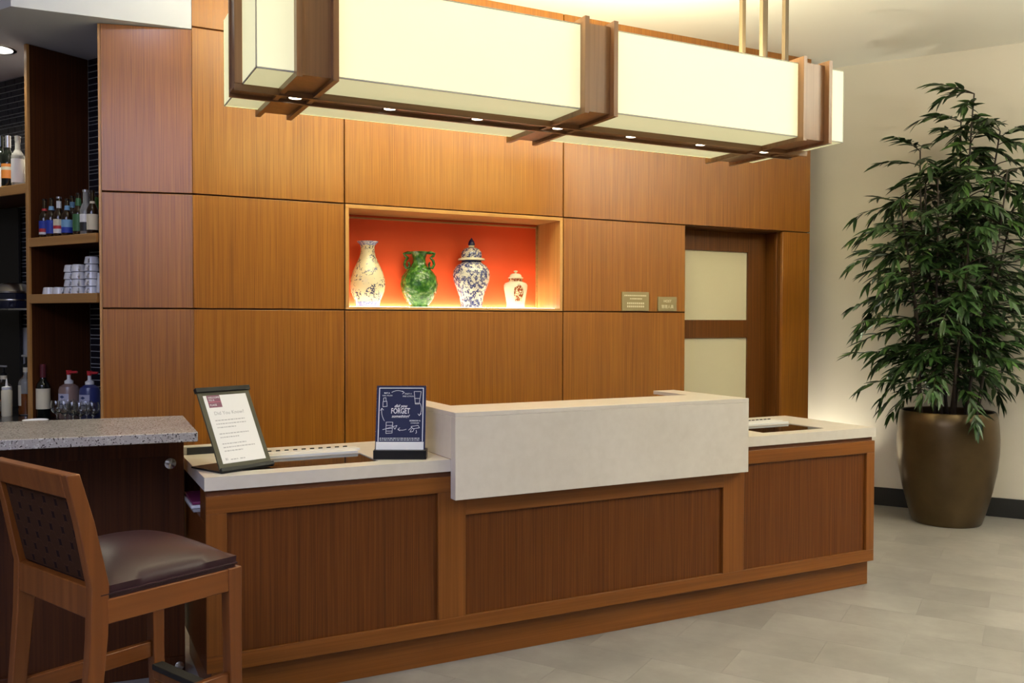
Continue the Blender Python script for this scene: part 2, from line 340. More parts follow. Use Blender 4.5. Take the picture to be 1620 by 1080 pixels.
# door recess and door
DY = 5.385
box('door_jamb', W_DOOR, (5.024, 5.060, Y0+T, DY+.05, 0, 2.155), wall_back); box('door_jamb', W_DOOR, (4.045, 4.085, Y0+T, DY+.05, 0, 2.155), wall_back)
box('door_jamb_bead', W_DOOR, (5.010, 5.026, Y0+.05, Y0+.075, 0, 2.15), wall_back); box('door_head', W_DOOR, (4.045, 5.06, Y0+T, DY+.05, 2.145, 2.175), wall_back)
door = tag(empty('door_1', (4.535, DY, 0)), kind='structure')
for a, b2 in ((-.488,-.303), (.308,.488)): box('door_stile', W_DOOR, (a, b2, 0, .045, .01, 2.143), door)
for a, b2 in ((1.992,2.143), (1.328,1.466), (.668,.80), (.01,.16)): box('door_rail', W_RAIL if False else W_DOOR, (-.303, .308, 0, .045, a, b2), door)
for a, b2 in ((1.466,1.992), (.80,1.328), (.16,.668)): box('glass_pane', FROST, (-.303, .308, .014, .026, a, b2), door, 0)
# angled panel beside the bar
lp = Vector((.257, 5.318)); lq = Vector((.705, 5.203)); LA = math.atan2(lq.y-lp.y, lq.x-lp.x); LL = (lq-lp).length
wl = struct(MB().box(0, LL, T, .09, 0, 3.048).build('wall_left', GROOVE)); wl.location = (lp.x, lp.y, 0); wl.rotation_euler = (0,0,LA)
for z0, z1 in ((0,1.52),(1.52,2.15),(2.15,3.05)): box('wood_panel', W_PANEL, (-.003, LL, 0, T+.002, z0+g, z1-g), wl, .002)
box('panel_edge', W_TRIMZ, (-.018, -.003, .004, .095, 0, 3.046), wl)
# soffit above the bar
struct(MB().prism([(.7045,5.203),(-.161,5.255),(-2.3,8.84),(.7045,8.84)], 3.05, 3.498).build('ceiling_bar_soffit', P_SOFFIT))
# bar back wall with black mosaic
BA = R(-59.127); BO = Vector((-.115, 5.934, 0))
def bl(s, d, z=0): return Vector((BO.x + s*math.cos(BA) - d*math.sin(BA), BO.y + s*math.sin(BA) + d*math.cos(BA), z))
bw = struct(MB().box(-3, .75, .383, .48, 0, 3.047).build('wall_bar', TGROUT)); bw.location = BO; bw.rotation_euler = (0,0,BA)
tcache = {}; ntile = 0; rest = MB()
rng = random.Random(3)
z = 3.045; spans = [(.0145, .150, .9), (-.99, -.62, 1.0)]
rows = []
while z > .9:
    h = rng.choice((.017, .034, .034, .017, .034)); rows.append((z-h, h)); z -= h + .0048
for (s0, s1, zmin) in ((.026,.16,.9), (-1.0,-.60,1.4)):
    for zb, h in rows:
        if zb < zmin: continue
        s = s0
        while s < s1:
            wd = rng.choice((.05,.08,.11,.14)) if s > s0 else rng.choice((.03,.05,.08,.11,.14)); key = (wd, h)
            b0 = (s+.0025, s+wd-.0025, .377, .384, zb, zb+h)
            near_view = (s0 > 0) or (zb > 2.24) or (s > -.75)
            if near_view and ntile < 298:
                if key not in tcache: tcache[key] = MB().box(0, wd-.005, 0, .007, 0, h).mesh('wall_tile', TILE)
                o = bpy.data.objects.new('wall_tile', tcache[key]); COL.objects.link(o); o.location = (b0[0], .377, zb); o.parent = bw; ntile += 1
            else: rest.box(*b0)
            s += wd
struct(rest.build('remaining_wall_tiles', TILE, bw), 'stuff')
# recessed downlight in the soffit
dl = tag(empty('soffit_downlight', (-.262, 6.118, 3.05)), 'round recessed downlight glowing in the white bar soffit', 'ceiling light')
MB().lathe([(.105,-.004),(.105,0),(.085,0),(.085,-.004)], 28, cap0=False, cap1=False).build('trim_ring', WHITE, dl, 30)
MB().lathe([(.084,-.002),(.001,-.002)], 28, cap0=False, cap1=False).build('lens', emit('soffit_led', (1,1,1), (1,.93,.80), 9), dl)
spot('soffit_downlight_lamp', (0,0,-.02), (0,0,-2), 70, SOFT, 140, .8, .05, dl)

# ------------------------------------------------------------------ bar shelving
sh = tag(empty('bar_shelving', BO, BA), 'tall open oak bar shelving against the black mosaic wall', 'shelving')
box('upright', W_DARK, (.002, .025, .012, .376, .8805, 3.047), sh); box('upright_edge', W_TRIMZ, (0, .027, -.004, .012, .8805, 3.047), sh)
for s0, s1, z0, z1 in ((.027,.672,1.878,1.929), (.027,.672,1.552,1.604), (-1.2,0,2.192,2.248)):
    box('shelf', W_DARK, (s0, s1, .012, .36, z0+.004, z1), sh); box('shelf_edge', W_TRIM, (s0, s1, -.004, .012, z0, z1), sh)
box('back_panel', plain('black_brown_laminate', (.008,.005,.003), .7), (-1.2, -.70, .345, .362, .8805, 2.19), sh)
box('glass_shelf', GLASS, (-1.2, -.002, .02, .30, 1.515, 1.525), sh, 0)
bbz = .88
bb = tag(empty('back_bar_cabinet', BO, BA), 'low dark back bar cabinet with black top under the oak shelving', 'cabinet')
box('worktop', plain('black_granite_top', (.02,.019,.02), .15), (-1.6, .60, -.16, .375, bbz-.03, bbz), bb)
for k in range(4): box('cabinet_door', W_DARK, (-1.58+k*.54, -1.05+k*.54, -.14, -.12, .1, bbz-.035), bb)
box('carcass', W_DARK, (-1.58, .58, -.12, .37, .0, bbz-.03), bb)

# ------------------------------------------------------------------ reception desk
FY = 3.46
desk = tag(empty('reception_desk', (2.27, 3.8, 0)), 'long framed oak reception desk with dark recessed plinth', 'reception desk')
def dk(name, mat, b_, bev=.0015): return box(name, mat, (b_[0]-2.27, b_[1]-2.27, b_[2]-3.8, b_[3]-3.8, b_[4], b_[5]), desk, bev)
dk('carcass', W_DESK, (.64, 4.025, FY+.022, 4.13, .137, .822))
dk('end_cubby_base', W_DESK, (.508, .64, FY+.022, 4.13, .137, .70)); dk('end_cubby_front', W_DESK, (.508, .64, FY+.022, FY+.14, .70, .822)); dk('end_cubby_back', W_DESK, (.508, .64, 4.06, 4.13, .70, .822))
dk('plinth', W_RAIL, (.53, 4.030, 3.50, 4.10, 0, .137))
dk('reveal_strip', GROOVE, (.512, 4.022, FY+.012, FY+.022, .795, .825), 0)
for x0, x1 in ((.508,.583),(1.437,1.565),(2.966,3.101),(3.972,4.031)): dk('stile', W_STILE, (x0, x1, FY, FY+.022, .202, .737))
for x0, x1, z0, z1 in ((.508,1.565,.737,.803),(1.565,2.966,.634,.737),(2.966,4.031,.737,.803),(.508,4.031,.139,.202)): dk('rail', W_RAIL, (x0, x1, FY, FY+.022, z0, z1))
dk('rail_filler', W_STILE, (1.565, 2.966, FY+.004, FY+.022, .737, .822))
for x0, x1, z1 in ((.583,1.437,.737),(1.565,2.966,.634),(3.101,3.972,.737)): dk('panel', W_DESK, (x0, x1, FY+.014, FY+.0225, .202, z1), 0)
CT = .875
def worktop(label, x0, x1, gx0, gx1, lip):
    c = ((x0+x1)/2, 3.8); t = tag(empty('stone_worktop', (c[0], c[1], .825)), label, 'worktop')
    def q(name, mat, a0, a1, b0, b1, z0, z1, bev=.0015): return box(name, mat, (a0-c[0], a1-c[0], b0-3.8, b1-3.8, z0-.825, z1-.825), t, bev)
    gy0, gy1 = 3.555, 3.815
    mb = MB()
    zt, zb_ = CT-.825, 0
    for a0, a1, b0, b1 in ((x0,gx0,FY-.004,4.145),(gx1,x1,FY-.004,4.145),(gx0,gx1,FY-.004,gy0),(gx0,gx1,gy1,4.145)): mb.box(a0-c[0], a1-c[0], b0-3.8, b1-3.8, zb_, zt)
    mb.build('stone_slab', STONE, t)
    q('glass_insert', DGLASS, gx0, gx1, gy0, gy1, CT-.012, CT-.003, 0)
    q('cable_tray', WHITE, gx0+.02, gx1-.005, gy1+.004, gy1+.055, CT, CT+.010); q('cable_tray_lid', WHITE, gx0+.02, gx1+.03, gy1+.085, gy1+.15, CT, CT+.008)
    for k in range(14):
        a = gx0+.03 + k*(gx1-gx0-.02)/14; q('tray_slot', BLACK, a, a+.018, gy1+.152, gy1+.158, CT, CT+.012, 0)
    if lip: q('back_lip', STONE, x0, gx0+.0, 4.085, 4.145, CT, CT+.034); q('lip_facing', BLACKM, x0+.02, gx0, 4.080, 4.085, CT, CT+.030, 0)
    return t
worktop('cream stone worktop on the desk end beside the bar counter', 0.503, 1.4925, .66, 1.21, True)
worktop('cream stone worktop on the desk end nearest the potted bamboo', 3.0795, 4.035, 3.31, 3.752, False)
led = tag(empty('transaction_ledge', (2.286, 3.45, .71)), 'raised cream stone transaction ledge in the middle of the desk', 'counter ledge')
X0, X1 = 1.493-2.286, 3.079-2.286; Yf = 3.408-3.45
MB().prism([(X0,Yf),(X1,Yf),(X1,Yf+.046),(X0,Yf+.046)], 0, .346).build('front_slab', STONE, led, bevel=.0015)
MB().prism([(X0,Yf),(X1,Yf),(X1,.56),(X1-.14,.56),(X1-.14,.26),(X0+.11,.26),(X0+.11,.56),(X0,.56)], .3465, .366).build('top_slab', STONE, led, bevel=.0015)
for a, b2 in ((X0,X0+.03),(X1-.03,X1)): box('side_slab', STONE, (a, b2, Yf+.0465, .56, .166, .346), led)
box('inner_slab', STONE, (X0+.03, X1-.03, .24, .26, .166, .346), led)
box('apron_return', STONE, (X0, X0+.03, Yf+.0465, .008, 0, .166), led); box('apron_return', STONE, (X1-.03, X1, Yf+.0465, .008, 0, .166), led)
for k, (mt, lab) in enumerate(((GREYP,'grey magazine lowest in the desk end cubby'), (WHITE,'white magazine in the middle of the cubby stack'), (PURPLE,'purple covered magazine on top of the cubby stack'))):
    tag(box('magazine', mt, (.496-.006*(k%2), .632, 3.70+.01*k, 3.97, .7005+k*.013, .7005+k*.013+.0115), None, .002), lab, 'magazine', 'magazines in the desk end cubby')

# ------------------------------------------------------------------ bar counter
bar = tag(empty('bar_counter', (.1, 3.9, 0)), 'dark wood bar counter with thick speckled quartz top', 'bar counter')
def bk2(p): return [(x-.1, y-3.9) for x, y in p]
dx = (-.155-.484, 3.538-3.474); e1 = (.484+dx[0]*2.6, 3.474+dx[1]*2.6); e2 = (.511+dx[0]*2.6, 4.1+dx[1]*2.6)
MB().prism(bk2([(.484,3.474),(.511,4.10),e2,e1]), 1.009, 1.045).build('quartz_top', GRANITE, bar, bevel=.003)
def rot(p, a=-.0995): 
    c_, s_ = math.cos(a), math.sin(a); x, y = p[0]-.487, p[1]-3.9; return (.487+c_*x-s_*y, 3.9+s_*x+c_*y)
def slab(x0, x1, y0, y1): return bk2([rot(q) for q in ((x0,y0),(x1,y0),(x1,y1),(x0,y1))])
MB().prism(slab(-1.15,.468,3.915,4.06), 0, 1.008).build('body', W_DARK, bar)
MB().prism(slab(.428,.487,3.895,3.93), .07, 1.008).build('corner_stile', W_DARK, bar, bevel=.002)
MB().prism(slab(-1.15,.428,3.897,3.915), .90, 1.008).build('top_rail', W_DARK, bar, bevel=.002)
MB().prism(slab(-1.15,.487,3.885,3.93), 0, .07).build('base_rail', W_DARK, bar, bevel=.002)
for k in range(3): MB().prism(slab(-.30-k*.5,-.24-k*.5,3.897,3.915), .07, .90).build('mid_stile', W_DARK, bar, bevel=.002)
hk = rot((.432, 3.87)); MB().lathe([(.008,0),(.008,.03),(.020,.032),(.024,.040),(.022,.052),(.010,.058)], 20).build('bag_hook', CHROME, bar, 40, xf=Matrix.Translation((hk[0]-.1, hk[1]-3.875, .878)) @ Matrix.Rotation(R(90), 4, 'X'))
hk = rot((.462, 3.87)); MB().lathe([(.006,0),(.006,.02),(.018,.022),(.018,.035),(.008,.040)], 20).build('rail_stud', CHROME, bar, 40, xf=Matrix.Translation((hk[0]-.1, hk[1]-3.885, .045)) @ Matrix.Rotation(R(90), 4, 'X'))

# ------------------------------------------------------------------ bar stool (local x = forward, y = left)
st = tag(empty('bar_stool', (.207, 2.946, 0), R(24.5)), 'beech bar stool with brown leather seat and oval patterned back', 'bar stool')
def leg(pts, wx, wy, name='leg'):   # pts: (x, y, z) centres from floor up
    mb = MB(); b_ = []
    for i, (x, y, z_) in enumerate(pts):
        wx_, wy_ = (wx[i] if isinstance(wx, list) else wx), (wy[i] if isinstance(wy, list) else wy)
        b_ += [(x-wx_/2,y-wy_/2,z_),(x+wx_/2,y-wy_/2,z_),(x+wx_/2,y+wy_/2,z_),(x-wx_/2,y+wy_/2,z_)]
    n = len(pts); fs = [(0,3,2,1), tuple(4*(n-1)+k for k in range(4))]
    for i in range(n-1):
        for k in range(4): fs.append((4*i+k, 4*i+(k+1)%4, 4*i+4+(k+1)%4, 4*i+4+k))
    return mb.add(b_, fs).build(name, W_STOOL, st, bevel=.003)
for s_ in (1, -1):
    y = .22*s_
    leg([(.225,y,0),(.214,y,.35),(.211,y,.702)], [.034,.040,.046], .042)
    leg([(-.27,y,0),(-.235,y,.35),(-.212,y,.60),(-.208,y,.74),(-.245,y,.92),(-.280,y,1.052)], [.036,.042,.050,.050,.045,.038], .034)
box('seat_rail', W_STOOLX, (-.19,.19,-.238,-.212,.632,.700), st, .003); box('seat_rail', W_STOOLX, (-.19,.19,.212,.238,.632,.700), st, .003)
box('front_rail', W_STOOL, (.190,.216,-.20,.20,.632,.700), st, .003); box('back_rail', W_STOOL, (-.232,-.205,-.204,.204,.652,.738), st, .003)
def backslab(name, mat, z0, z1, x_off, th, w_):
    xb = lambda z_: -.208 + (z_-.74)*(-.072/.312)
    p = [(xb(z0)-th/2+x_off,-w_,z0),(xb(z0)+th/2+x_off,-w_,z0),(xb(z0)+th/2+x_off,w_,z0),(xb(z0)-th/2+x_off,w_,z0),
         (xb(z1)-th/2+x_off,-w_,z1),(xb(z1)+th/2+x_off,-w_,z1),(xb(z1)+th/2+x_off,w_,z1),(xb(z1)-th/2+x_off,w_,z1)]
    return MB().hexa(p).build(name, mat, st, bevel=.004)
backslab('top_rail', W_STOOL, .985, 1.052, 0, .038, .204); bs = backslab('backrest', FABRIC, .742, .985, .006, .022, .203)
# cushion: domed pad
mb = MB(); N = 14; top = []
for iz in range(2):
    pass
def cush(u_, v_):
    return .056 * (1-abs(u_)**2.4) * (1-abs(v_)**2.4) + .010*(1-max(abs(u_),abs(v_))**12)
vsx = []; fs = []
for i in range(N+1):
    for j in range(N+1):
        u_, v_ = -1+2*i/N, -1+2*j/N; vsx.append((.006+u_*.214, v_*.234, .736 + cush(u_, v_)))
for i in range(N):
    for j in range(N): a = i*(N+1)+j; fs.append((a, a+N+1, a+N+2, a+1))
ring = [i*(N+1) for i in range(N+1)] + [N*(N+1)+j for j in range(1,N+1)] + [i*(N+1)+N for i in range(N-1,-1,-1)] + [j for j in range(N-1,0,-1)]
b0 = len(vsx)
for k in ring: x, y, z_ = vsx[k]; vsx.append((x*.985, y*.985, .700))
nr = len(ring)
for k in range(nr): fs.append((ring[k], ring[(k+1)%nr], b0+(k+1)%nr, b0+k))
fs.append(tuple(b0+k for k in range(nr)))
seat = mb.add(vsx, fs).build('seat', LEATHER, st, 60, bevel=0)
pipe = MB(); pts = [Vector(vsx[k])+Vector((0,0,-.022)) for k in ring]; pipe.tube(pts+[pts[0]], .0035, 6, False); pipe.build('seat_piping', LEATHER, seat, 60)
for y in (.22, -.22): box('stretcher', W_STOOLX, (-.225,.195,y-.011,y+.011,.325,.378), st, .003)
fr_ = box('foot_rail', W_STOOL, (.190,.222,-.20,.20,.255,.285), st, .003); box('foot_plate', BLACKM, (.186,.226,-.199,.199,.2855,.305), fr_, .003)

# ------------------------------------------------------------------ counter signs
def sign_frame(a, b_, tilt):
    a = Vector(a); b_ = Vector(b_); e = (b_-a); wd = e.length; e.normalize(); n = Vector((-e.y, e.x, 0)); t = R(tilt); upv = math.cos(t)*Vector((0,0,1)) + math.sin(t)*n
    return a, e, n, upv, wd
# tilted sheet in a grey-black easel frame
a, e, n, upv, wd = sign_frame((.572,3.522,.876), (.786,3.617,.876), 28.5)
s1 = tag(empty('easel_sign', a), 'tilted dark easel frame holding a printed white notice beside the bar', 'sign')
HH = .345
M1 = frame((0,0,.008), e, upv)   # local: x width, y up the sheet, z out to the front
def slab_on(Mx, x0, x1, y0, y1, z0, z1, name, mat, par, bev=.001): return MB().box(x0,x1,y0,y1,z0,z1).build(name, mat, par, bevel=bev, xf=Mx)
slab_on(M1, 0, wd, 0, HH, -.008, 0, 'frame_board', OLIVE, s1); slab_on(M1, -.006, wd+.006, HH-.016, HH+.004, -.010, .008, 'top_clip', BLACK, s1, .002); slab_on(M1, -.002, wd+.004, -.006, .010, -.006, .012, 'bottom_clip', BLACK, s1, .002)
MF = frame((0,0,0), e, n); slab_on(MF, -.001, wd+.001, -.008, .20, .0, .007, 'foot', BLACK, s1)
p1 = slab_on(M1, .020, wd-.020, .028, HH-.030, 0, .0008, 'sheet', PAPER, s1, 0)
bd = slab_on(M1, .034, .092, HH-.082, HH-.030, .0008, .0012, 'badge', PLUM, p1, 0)
slab_on(M1, .036, .090, HH-.060, HH-.057, .0012, .0015, 'badge_rule', PINK, p1, 0)
def t_on(Mx, x, y, z_, body, size, mat, par, align='LEFT', shear=0, bold=0): return text_obj('lettering', body, size, mat, par, Mx @ Matrix.Translation((x,y,z_)), align, .0002, shear, bold)
t_on(M1, .039, HH-.040, .0014, 'WELCOME', .0105, INK, p1); t_on(M1, .039, HH-.051, .0014, 'TO A', .0105, INK, p1); t_on(M1, .039, HH-.072, .0014, 'PLACE', .0105, INK, p1)
t_on(M1, .046, HH-.108, .0012, 'Did You Know?', .021, GREYINK, p1)
rg = random.Random(5)
def words(Mx, x, y, x_end, h, mat, par, z_, name='print_line'):
    mb = MB()
    while x < x_end:
        w_ = rg.uniform(.004, .013); mb.box(x, min(x+w_, x_end), y, y+h, z_, z_+.0002); x += w_+.0028
    return mb.build(name, mat, par, xf=Mx)
for y, xe in ((.205,.175),(.190,.178),(.175,.125),(.148,.175),(.133,.125),(.106,.150),(.091,.184),(.076,.125)): words(M1, .042, y, xe, .0042, GREYINK, p1, .0009)
words(M1, .036, .040, .046, .010, GREYINK, p1, .0009); words(M1, .058, .040, .09, .004, GREYINK, p1, .0009); words(M1, .10, .040, .122, .004, GREYINK, p1, .0009)
# navy card in a black block holder
a, e, n, upv, wd = sign_frame((1.204,3.597,.8755), (1.398,3.500,.8755), 14)
s2 = tag(empty('counter_card_holder', a), 'upright navy illustrated card in a clear holder with black block base', 'sign')
MB().box(-.004, wd+.002, 0, .075, 0, .038).build('base_block', BLACK, s2, bevel=.002, xf=frame((0,0,0), e, n))
org = n*.028 + Vector((0,0,.036)); M2 = frame(org, e, upv); CH = .275; CW = wd-.006
slab_on(M2, 0, CW, 0, CH, -.004, 0, 'card', NAVY, s2, 0); slab_on(M2, .004, CW-.006, 0, .034, .003, .004, 'leaflet_stack', PAPER, s2, 0)
acr = base('clear_acrylic', (1,1,1), .03, 0, IOR=1.2, Transmission_Weight=1.0, Alpha=.12)[0]
slab_on(M2, -.002, CW+.004, -.002, CH+.003, -.0075, -.0045, 'acrylic_back', acr, s2, 0)
bm_ = MB(); bw_ = .0035
for b_ in ((.010,CW-.010,CH-.012,CH-.012+bw_),(.010,.010+bw_,.036,CH-.012),(CW-.010-bw_,CW-.010,.036,CH-.012)): bm_.box(b_[0],b_[1],b_[2],b_[3],0,.0004)
bm_.build('card_border', INK, s2, xf=M2)
cx = CW*.49
t_on(M2, cx, .187, .0004, 'did you', .018, INK, s2, 'CENTER', .35, .0003); text_obj('lettering', 'FORGET', .031, INK, s2, M2 @ Matrix.Translation((cx,.165,.0004)) @ Matrix.Diagonal((.70,1.05,1,1)), 'CENTER', .0002, 0, .0004); t_on(M2, cx, .143, .0004, 'something?', .0165, INK, s2, 'CENTER', .35, .0003)
t_on(M2, .044, .243, .0004, 'BUY A', .0085, INK, s2, 'CENTER', 0, .0002); t_on(M2, .046, .232, .0004, 'NAIL POLISH', .0075, INK, s2, 'CENTER')
t_on(M2, .135, .240, .0004, 'ENJOY A', .0075, INK, s2, 'CENTER'); t_on(M2, .135, .229, .0004, 'FREE LOTION', .0078, INK, s2, 'CENTER')
t_on(M2, .166, .124, .0004, 'BORROW A', .0085, INK, s2, 'CENTER', 0, .0002); t_on(M2, .166, .114, .0004, 'CHARGER', .0080, INK, s2, 'CENTER')
words(M2, .018, .048, CW-.022, .003, INK, s2, .0003); words(M2, .018, .0405, CW-.022, .003, INK, s2, .0003)
def stroke(pts, r_=.0009, name='drawing'):
    mb = MB(); P = [Vector((x,y,.0003)) for x,y in pts]
    for i in range(len(P)-1):
        d = (P[i+1]-P[i]); 
        if d.length < 1e-6: continue
        d.normalize(); q = Vector((-d.y,d.x,0))*r_; ex = d*r_*.6
        mb.add([P[i]-q-ex, P[i+1]-q+ex, P[i+1]+q+ex, P[i]+q-ex], [(0,1,2,3)])
    return mb.build(name, INK, s2, xf=M2)
def arc(p, q, c, k=8): return [((1-t)**2*p[0]+2*t*(1-t)*c[0]+t*t*q[0], (1-t)**2*p[1]+2*t*(1-t)*c[1]+t*t*q[1]) for t in [i/k for i in range(k+1)]]
for p, q, c, h1, h2 in (((.064,.246),(.118,.246),(.09,.262),(.109,.252),(.110,.240)), ((.186,.200),(.184,.146),(.200,.172),(.178,.154),(.192,.155)),
                        ((.130,.088),(.094,.087),(.112,.080),(.102,.094),(.103,.081)), ((.036,.124),(.024,.178),(.020,.150),(.018,.168),(.031,.170))):
    stroke(arc(p, q, c)); stroke([h1, q, h2])
stroke([(.160,.250),(.190,.250),(.182,.196),(.166,.196),(.160,.250)]); stroke([(.162,.220),(.186,.220)]); stroke([(.166,.200),(.182,.200)])
stroke([(.028,.206),(.028,.184),(.046,.186),(.044,.208),(.028,.206)]); stroke([(.030,.207),(.030,.222),(.040,.223),(.041,.208)])
stroke([(.044,.118),(.072,.118),(.070,.072),(.044,.070),(.044,.118)]); stroke([(.044,.104),(.072,.104)]); stroke([(.044,.090),(.072,.092)]); stroke([(.046,.080),(.070,.080)]); stroke([(.030,.086),(.090,.104),(.082,.088),(.076,.096)])
stroke([(.150,.100),(.180,.104),(.186,.094),(.158,.090),(.150,.100)]); stroke([(.140,.084),(.150,.094),(.164,.090),(.158,.078),(.146,.076),(.152,.088)]); stroke([(.172,.084),(.174,.074),(.170,.070)])

# ------------------------------------------------------------------ vases in the niche
NZ = z_n = 1.523 + .0187
def vase(name, label, x, y, prof, mat, seg=36):
    o = tag(empty(name, (x, y, NZ)), label, 'vase', 'ceramics in the lit niche'); MB().lathe(prof, seg, cap1=False).build('body', mat, o, 50); return o
v1 = vase('pear_vase', 'cream pear-shaped vase with flared rim and blue flower sprigs', 1.775, 5.42, [(.066,0),(.070,.004),(.068,.012),(.085,.05),(.104,.095),(.110,.135),(.107,.175),(.092,.225),(.068,.275),(.051,.315),(.044,.345),(.043,.370),(.046,.385)], V_CREAM)
MB().lathe([(.046,.385),(.056,.397),(.066,.406),(.067,.410),(.060,.411),(.046,.395),(.040,.37)], 36, cap0=False, cap1=False).build('rim', V_BAND, v1, 50)
MB().lathe([(.0705,.004),(.0735,.018),(.0790,.034)], 36, cap0=False, cap1=False).build('foot_band', V_BAND, v1, 50)
v2 = vase('green_vase', 'bulbous green glazed vase with two scrolled dragon handles', 2.12, 5.42, [(.055,0),(.060,.006),(.058,.016),(.090,.05),(.115,.10),(.122,.15),(.112,.20),(.085,.235),(.055,.262),(.042,.29),(.041,.315),(.050,.340),(.062,.352),(.063,.358),(.052,.359),(.04,.34)], GREENGLAZE)
for s_ in (1, -1):
    hd = Vector((.872*s_, -.49*s_, 0))
    pts = [hd*r_ + Vector((0,0,z_)) for r_, z_ in ((.050,.350),(.075,.352),(.100,.345),(.090,.330),(.074,.318),(.090,.300),(.096,.275),(.084,.252),(.068,.255),(.062,.275),(.070,.292))]
    MB().tube(pts, [.009,.011,.009,.010,.009,.009,.009,.009,.008,.007,.006], 8).build('handle', GREENGLAZE, v2, 60)
v3 = vase('lidded_jar', 'tall blue and white lidded ginger jar with pointed cobalt finial', 2.49, 5.42, [(.070,0),(.075,.006),(.072,.02),(.080,.07),(.100,.13),(.118,.18),(.124,.215),(.118,.25),(.098,.280),(.072,.296),(.066,.302),(.066,.312)], V_BLUE)
MB().lathe([(.0665,.296),(.0675,.306),(.0665,.314)], 36, cap0=False, cap1=False).build('neck_band', V_COBALT, v3, 50)
ld = MB().lathe([(.066,.312),(.088,.314),(.090,.320),(.086,.327),(.068,.331)], 36, cap1=False).build('lid_flange', V_WHITE, v3, 50)
MB().lathe([(.068,.331),(.070,.345),(.066,.370),(.050,.390),(.024,.400)], 36, cap0=False).build('lid', V_BLUE, v3, 50)
MB().lathe([(.020,.400),(.018,.410),(.022,.414)], 24, cap0=False).build('finial_collar', V_WHITE, v3, 50)
MB().lathe([(.022,.414),(.023,.424),(.017,.440),(.007,.456),(.001,.464)], 24).build('finial', V_COBALT, v3, 50)
v4 = vase('small_lidded_jar', 'small ivory lidded jar with russet crest at the niche end', 2.81, 5.40, [(.058,0),(.060,.004),(.062,.03),(.072,.09),(.080,.135),(.081,.155),(.072,.170),(.050,.178),(.044,.182),(.044,.190)], V_WHITE)
MB().lathe([(.0445,.180),(.0475,.188),(.0475,.198),(.045,.202)], 30, cap0=False).build('neck_band', V_BROWN, v4, 40)
MB().lathe([(.046,.200),(.052,.202),(.052,.207),(.042,.212),(.040,.222),(.030,.232),(.012,.236)], 30).build('lid', V_WHITE, v4, 40)
MB().lathe([(.007,.235),(.006,.242),(.014,.246),(.013,.253),(.004,.256)], 20).build('knob', V_WHITE, v4, 40)
cr = MB(); cvs = []; ca = math.atan2(-5.40, -2.81) + R(18); NN = 10
def jr(z_):
    pf = [(.062,.03),(.072,.09),(.080,.135),(.081,.155),(.072,.170)]
    for (ra,za),(rb,zb2) in zip(pf, pf[1:]):
        if za <= z_ <= zb2: return ra + (rb-ra)*(z_-za)/(zb2-za)
    return pf[0][0]
for i in range(NN+1):
    for j in range(NN+1):
        z_ = .048 + .112*i/NN; hw = .36 + .10*math.sin(math.pi*min(1, i/NN*1.1)) - (.22 if i >= NN-1 else 0); aa = ca + hw*(2*j/NN-1); r_ = jr(z_)+.0008; cvs.append((r_*math.cos(aa), r_*math.sin(aa), z_))
cr.add(cvs, [(i*(NN+1)+j, i*(NN+1)+j+1, (i+1)*(NN+1)+j+1, (i+1)*(NN+1)+j) for i in range(NN) for j in range(NN)]).build('crest', V_BROWN, v4, 60)

# ------------------------------------------------------------------ wall plaques
def plaque(label, x0, x1, z0, z1):
    o = tag(empty('wall_plaque', ((x0+x1)/2, Y0, z0)), label, 'sign', 'room plaques beside the door')
    hw = (x1-x0)/2; box('plate', BRASSP, (-hw, hw, -.010, 0, 0, z1-z0), o, .001); return o, frame((0, -.0102, 0), (1,0,0), (0,0,1)), hw, z1-z0
o, Mx, hw, h = plaque('larger brass plaque with four faint lines of print, left of the other', 3.535, 3.762, 1.528, 1.660)
words(Mx, -hw+.018, h-.030, hw-.022, .009, PLINK, o, 0); words(Mx, -hw+.065, h-.052, hw-.06, .009, PLINK, o, 0)
for yy in (h-.086, h-.108):
    mb = MB()
    for k in range(9): mb.box(-.072+k*.0165, -.060+k*.0165, yy, yy+.013, 0, .0002)
    mb.build('print_line', PLINK, o, xf=Mx)
o, Mx, hw, h = plaque('smaller brass plaque lettered HOST right beside the frosted door', 3.842, 4.006, 1.528, 1.630)
t_on(Mx, 0, h-.032, .0001, 'HOST', .026, PLINK, o, 'CENTER', 0, .0004); t_on(Mx, 0, h-.072, .0001, '管理人員', .027, PLINK, o, 'CENTER', 0, .0003)

# ------------------------------------------------------------------ lantern pendant
LX0, LX1, LY0, LY1, LZ0, LZ1 = .692, 3.732, 3.43, 4.112, 2.40, 2.775
lan = tag(empty('lantern_pendant', ((LX0+LX1)/2, 3.77, LZ0)), 'long glowing cream lantern pendant banded with walnut over the desk', 'pendant light')
lc = ((LX0+LX1)/2, 3.77, LZ0)
def lb(name, mat, b_, par=lan, bev=.0015): return box(name, mat, (b_[0]-lc[0], b_[1]-lc[0], b_[2]-lc[1], b_[3]-lc[1], b_[4]-lc[2], b_[5]-lc[2]), par, bev)
lb('front_shade', SHADE, (LX0, LX1, LY0, LY0+.006, LZ0, LZ1)); lb('back_shade', SHADE_BOOST, (LX0, LX1, LY1-.006, LY1, LZ0, LZ1))
lb('end_shade', SHADE, (LX0, LX0+.006, LY0+.006, LY1-.006, LZ0, LZ1)); lb('end_shade', SHADE, (LX1-.006, LX1, LY0+.006, LY1-.006, LZ0, LZ1))
lb('bottom_diffuser', DIFFUSER, (LX0+.006, LX1-.006, LY0+.006, LY1-.006, LZ0, LZ0+.006))
sm = MB()
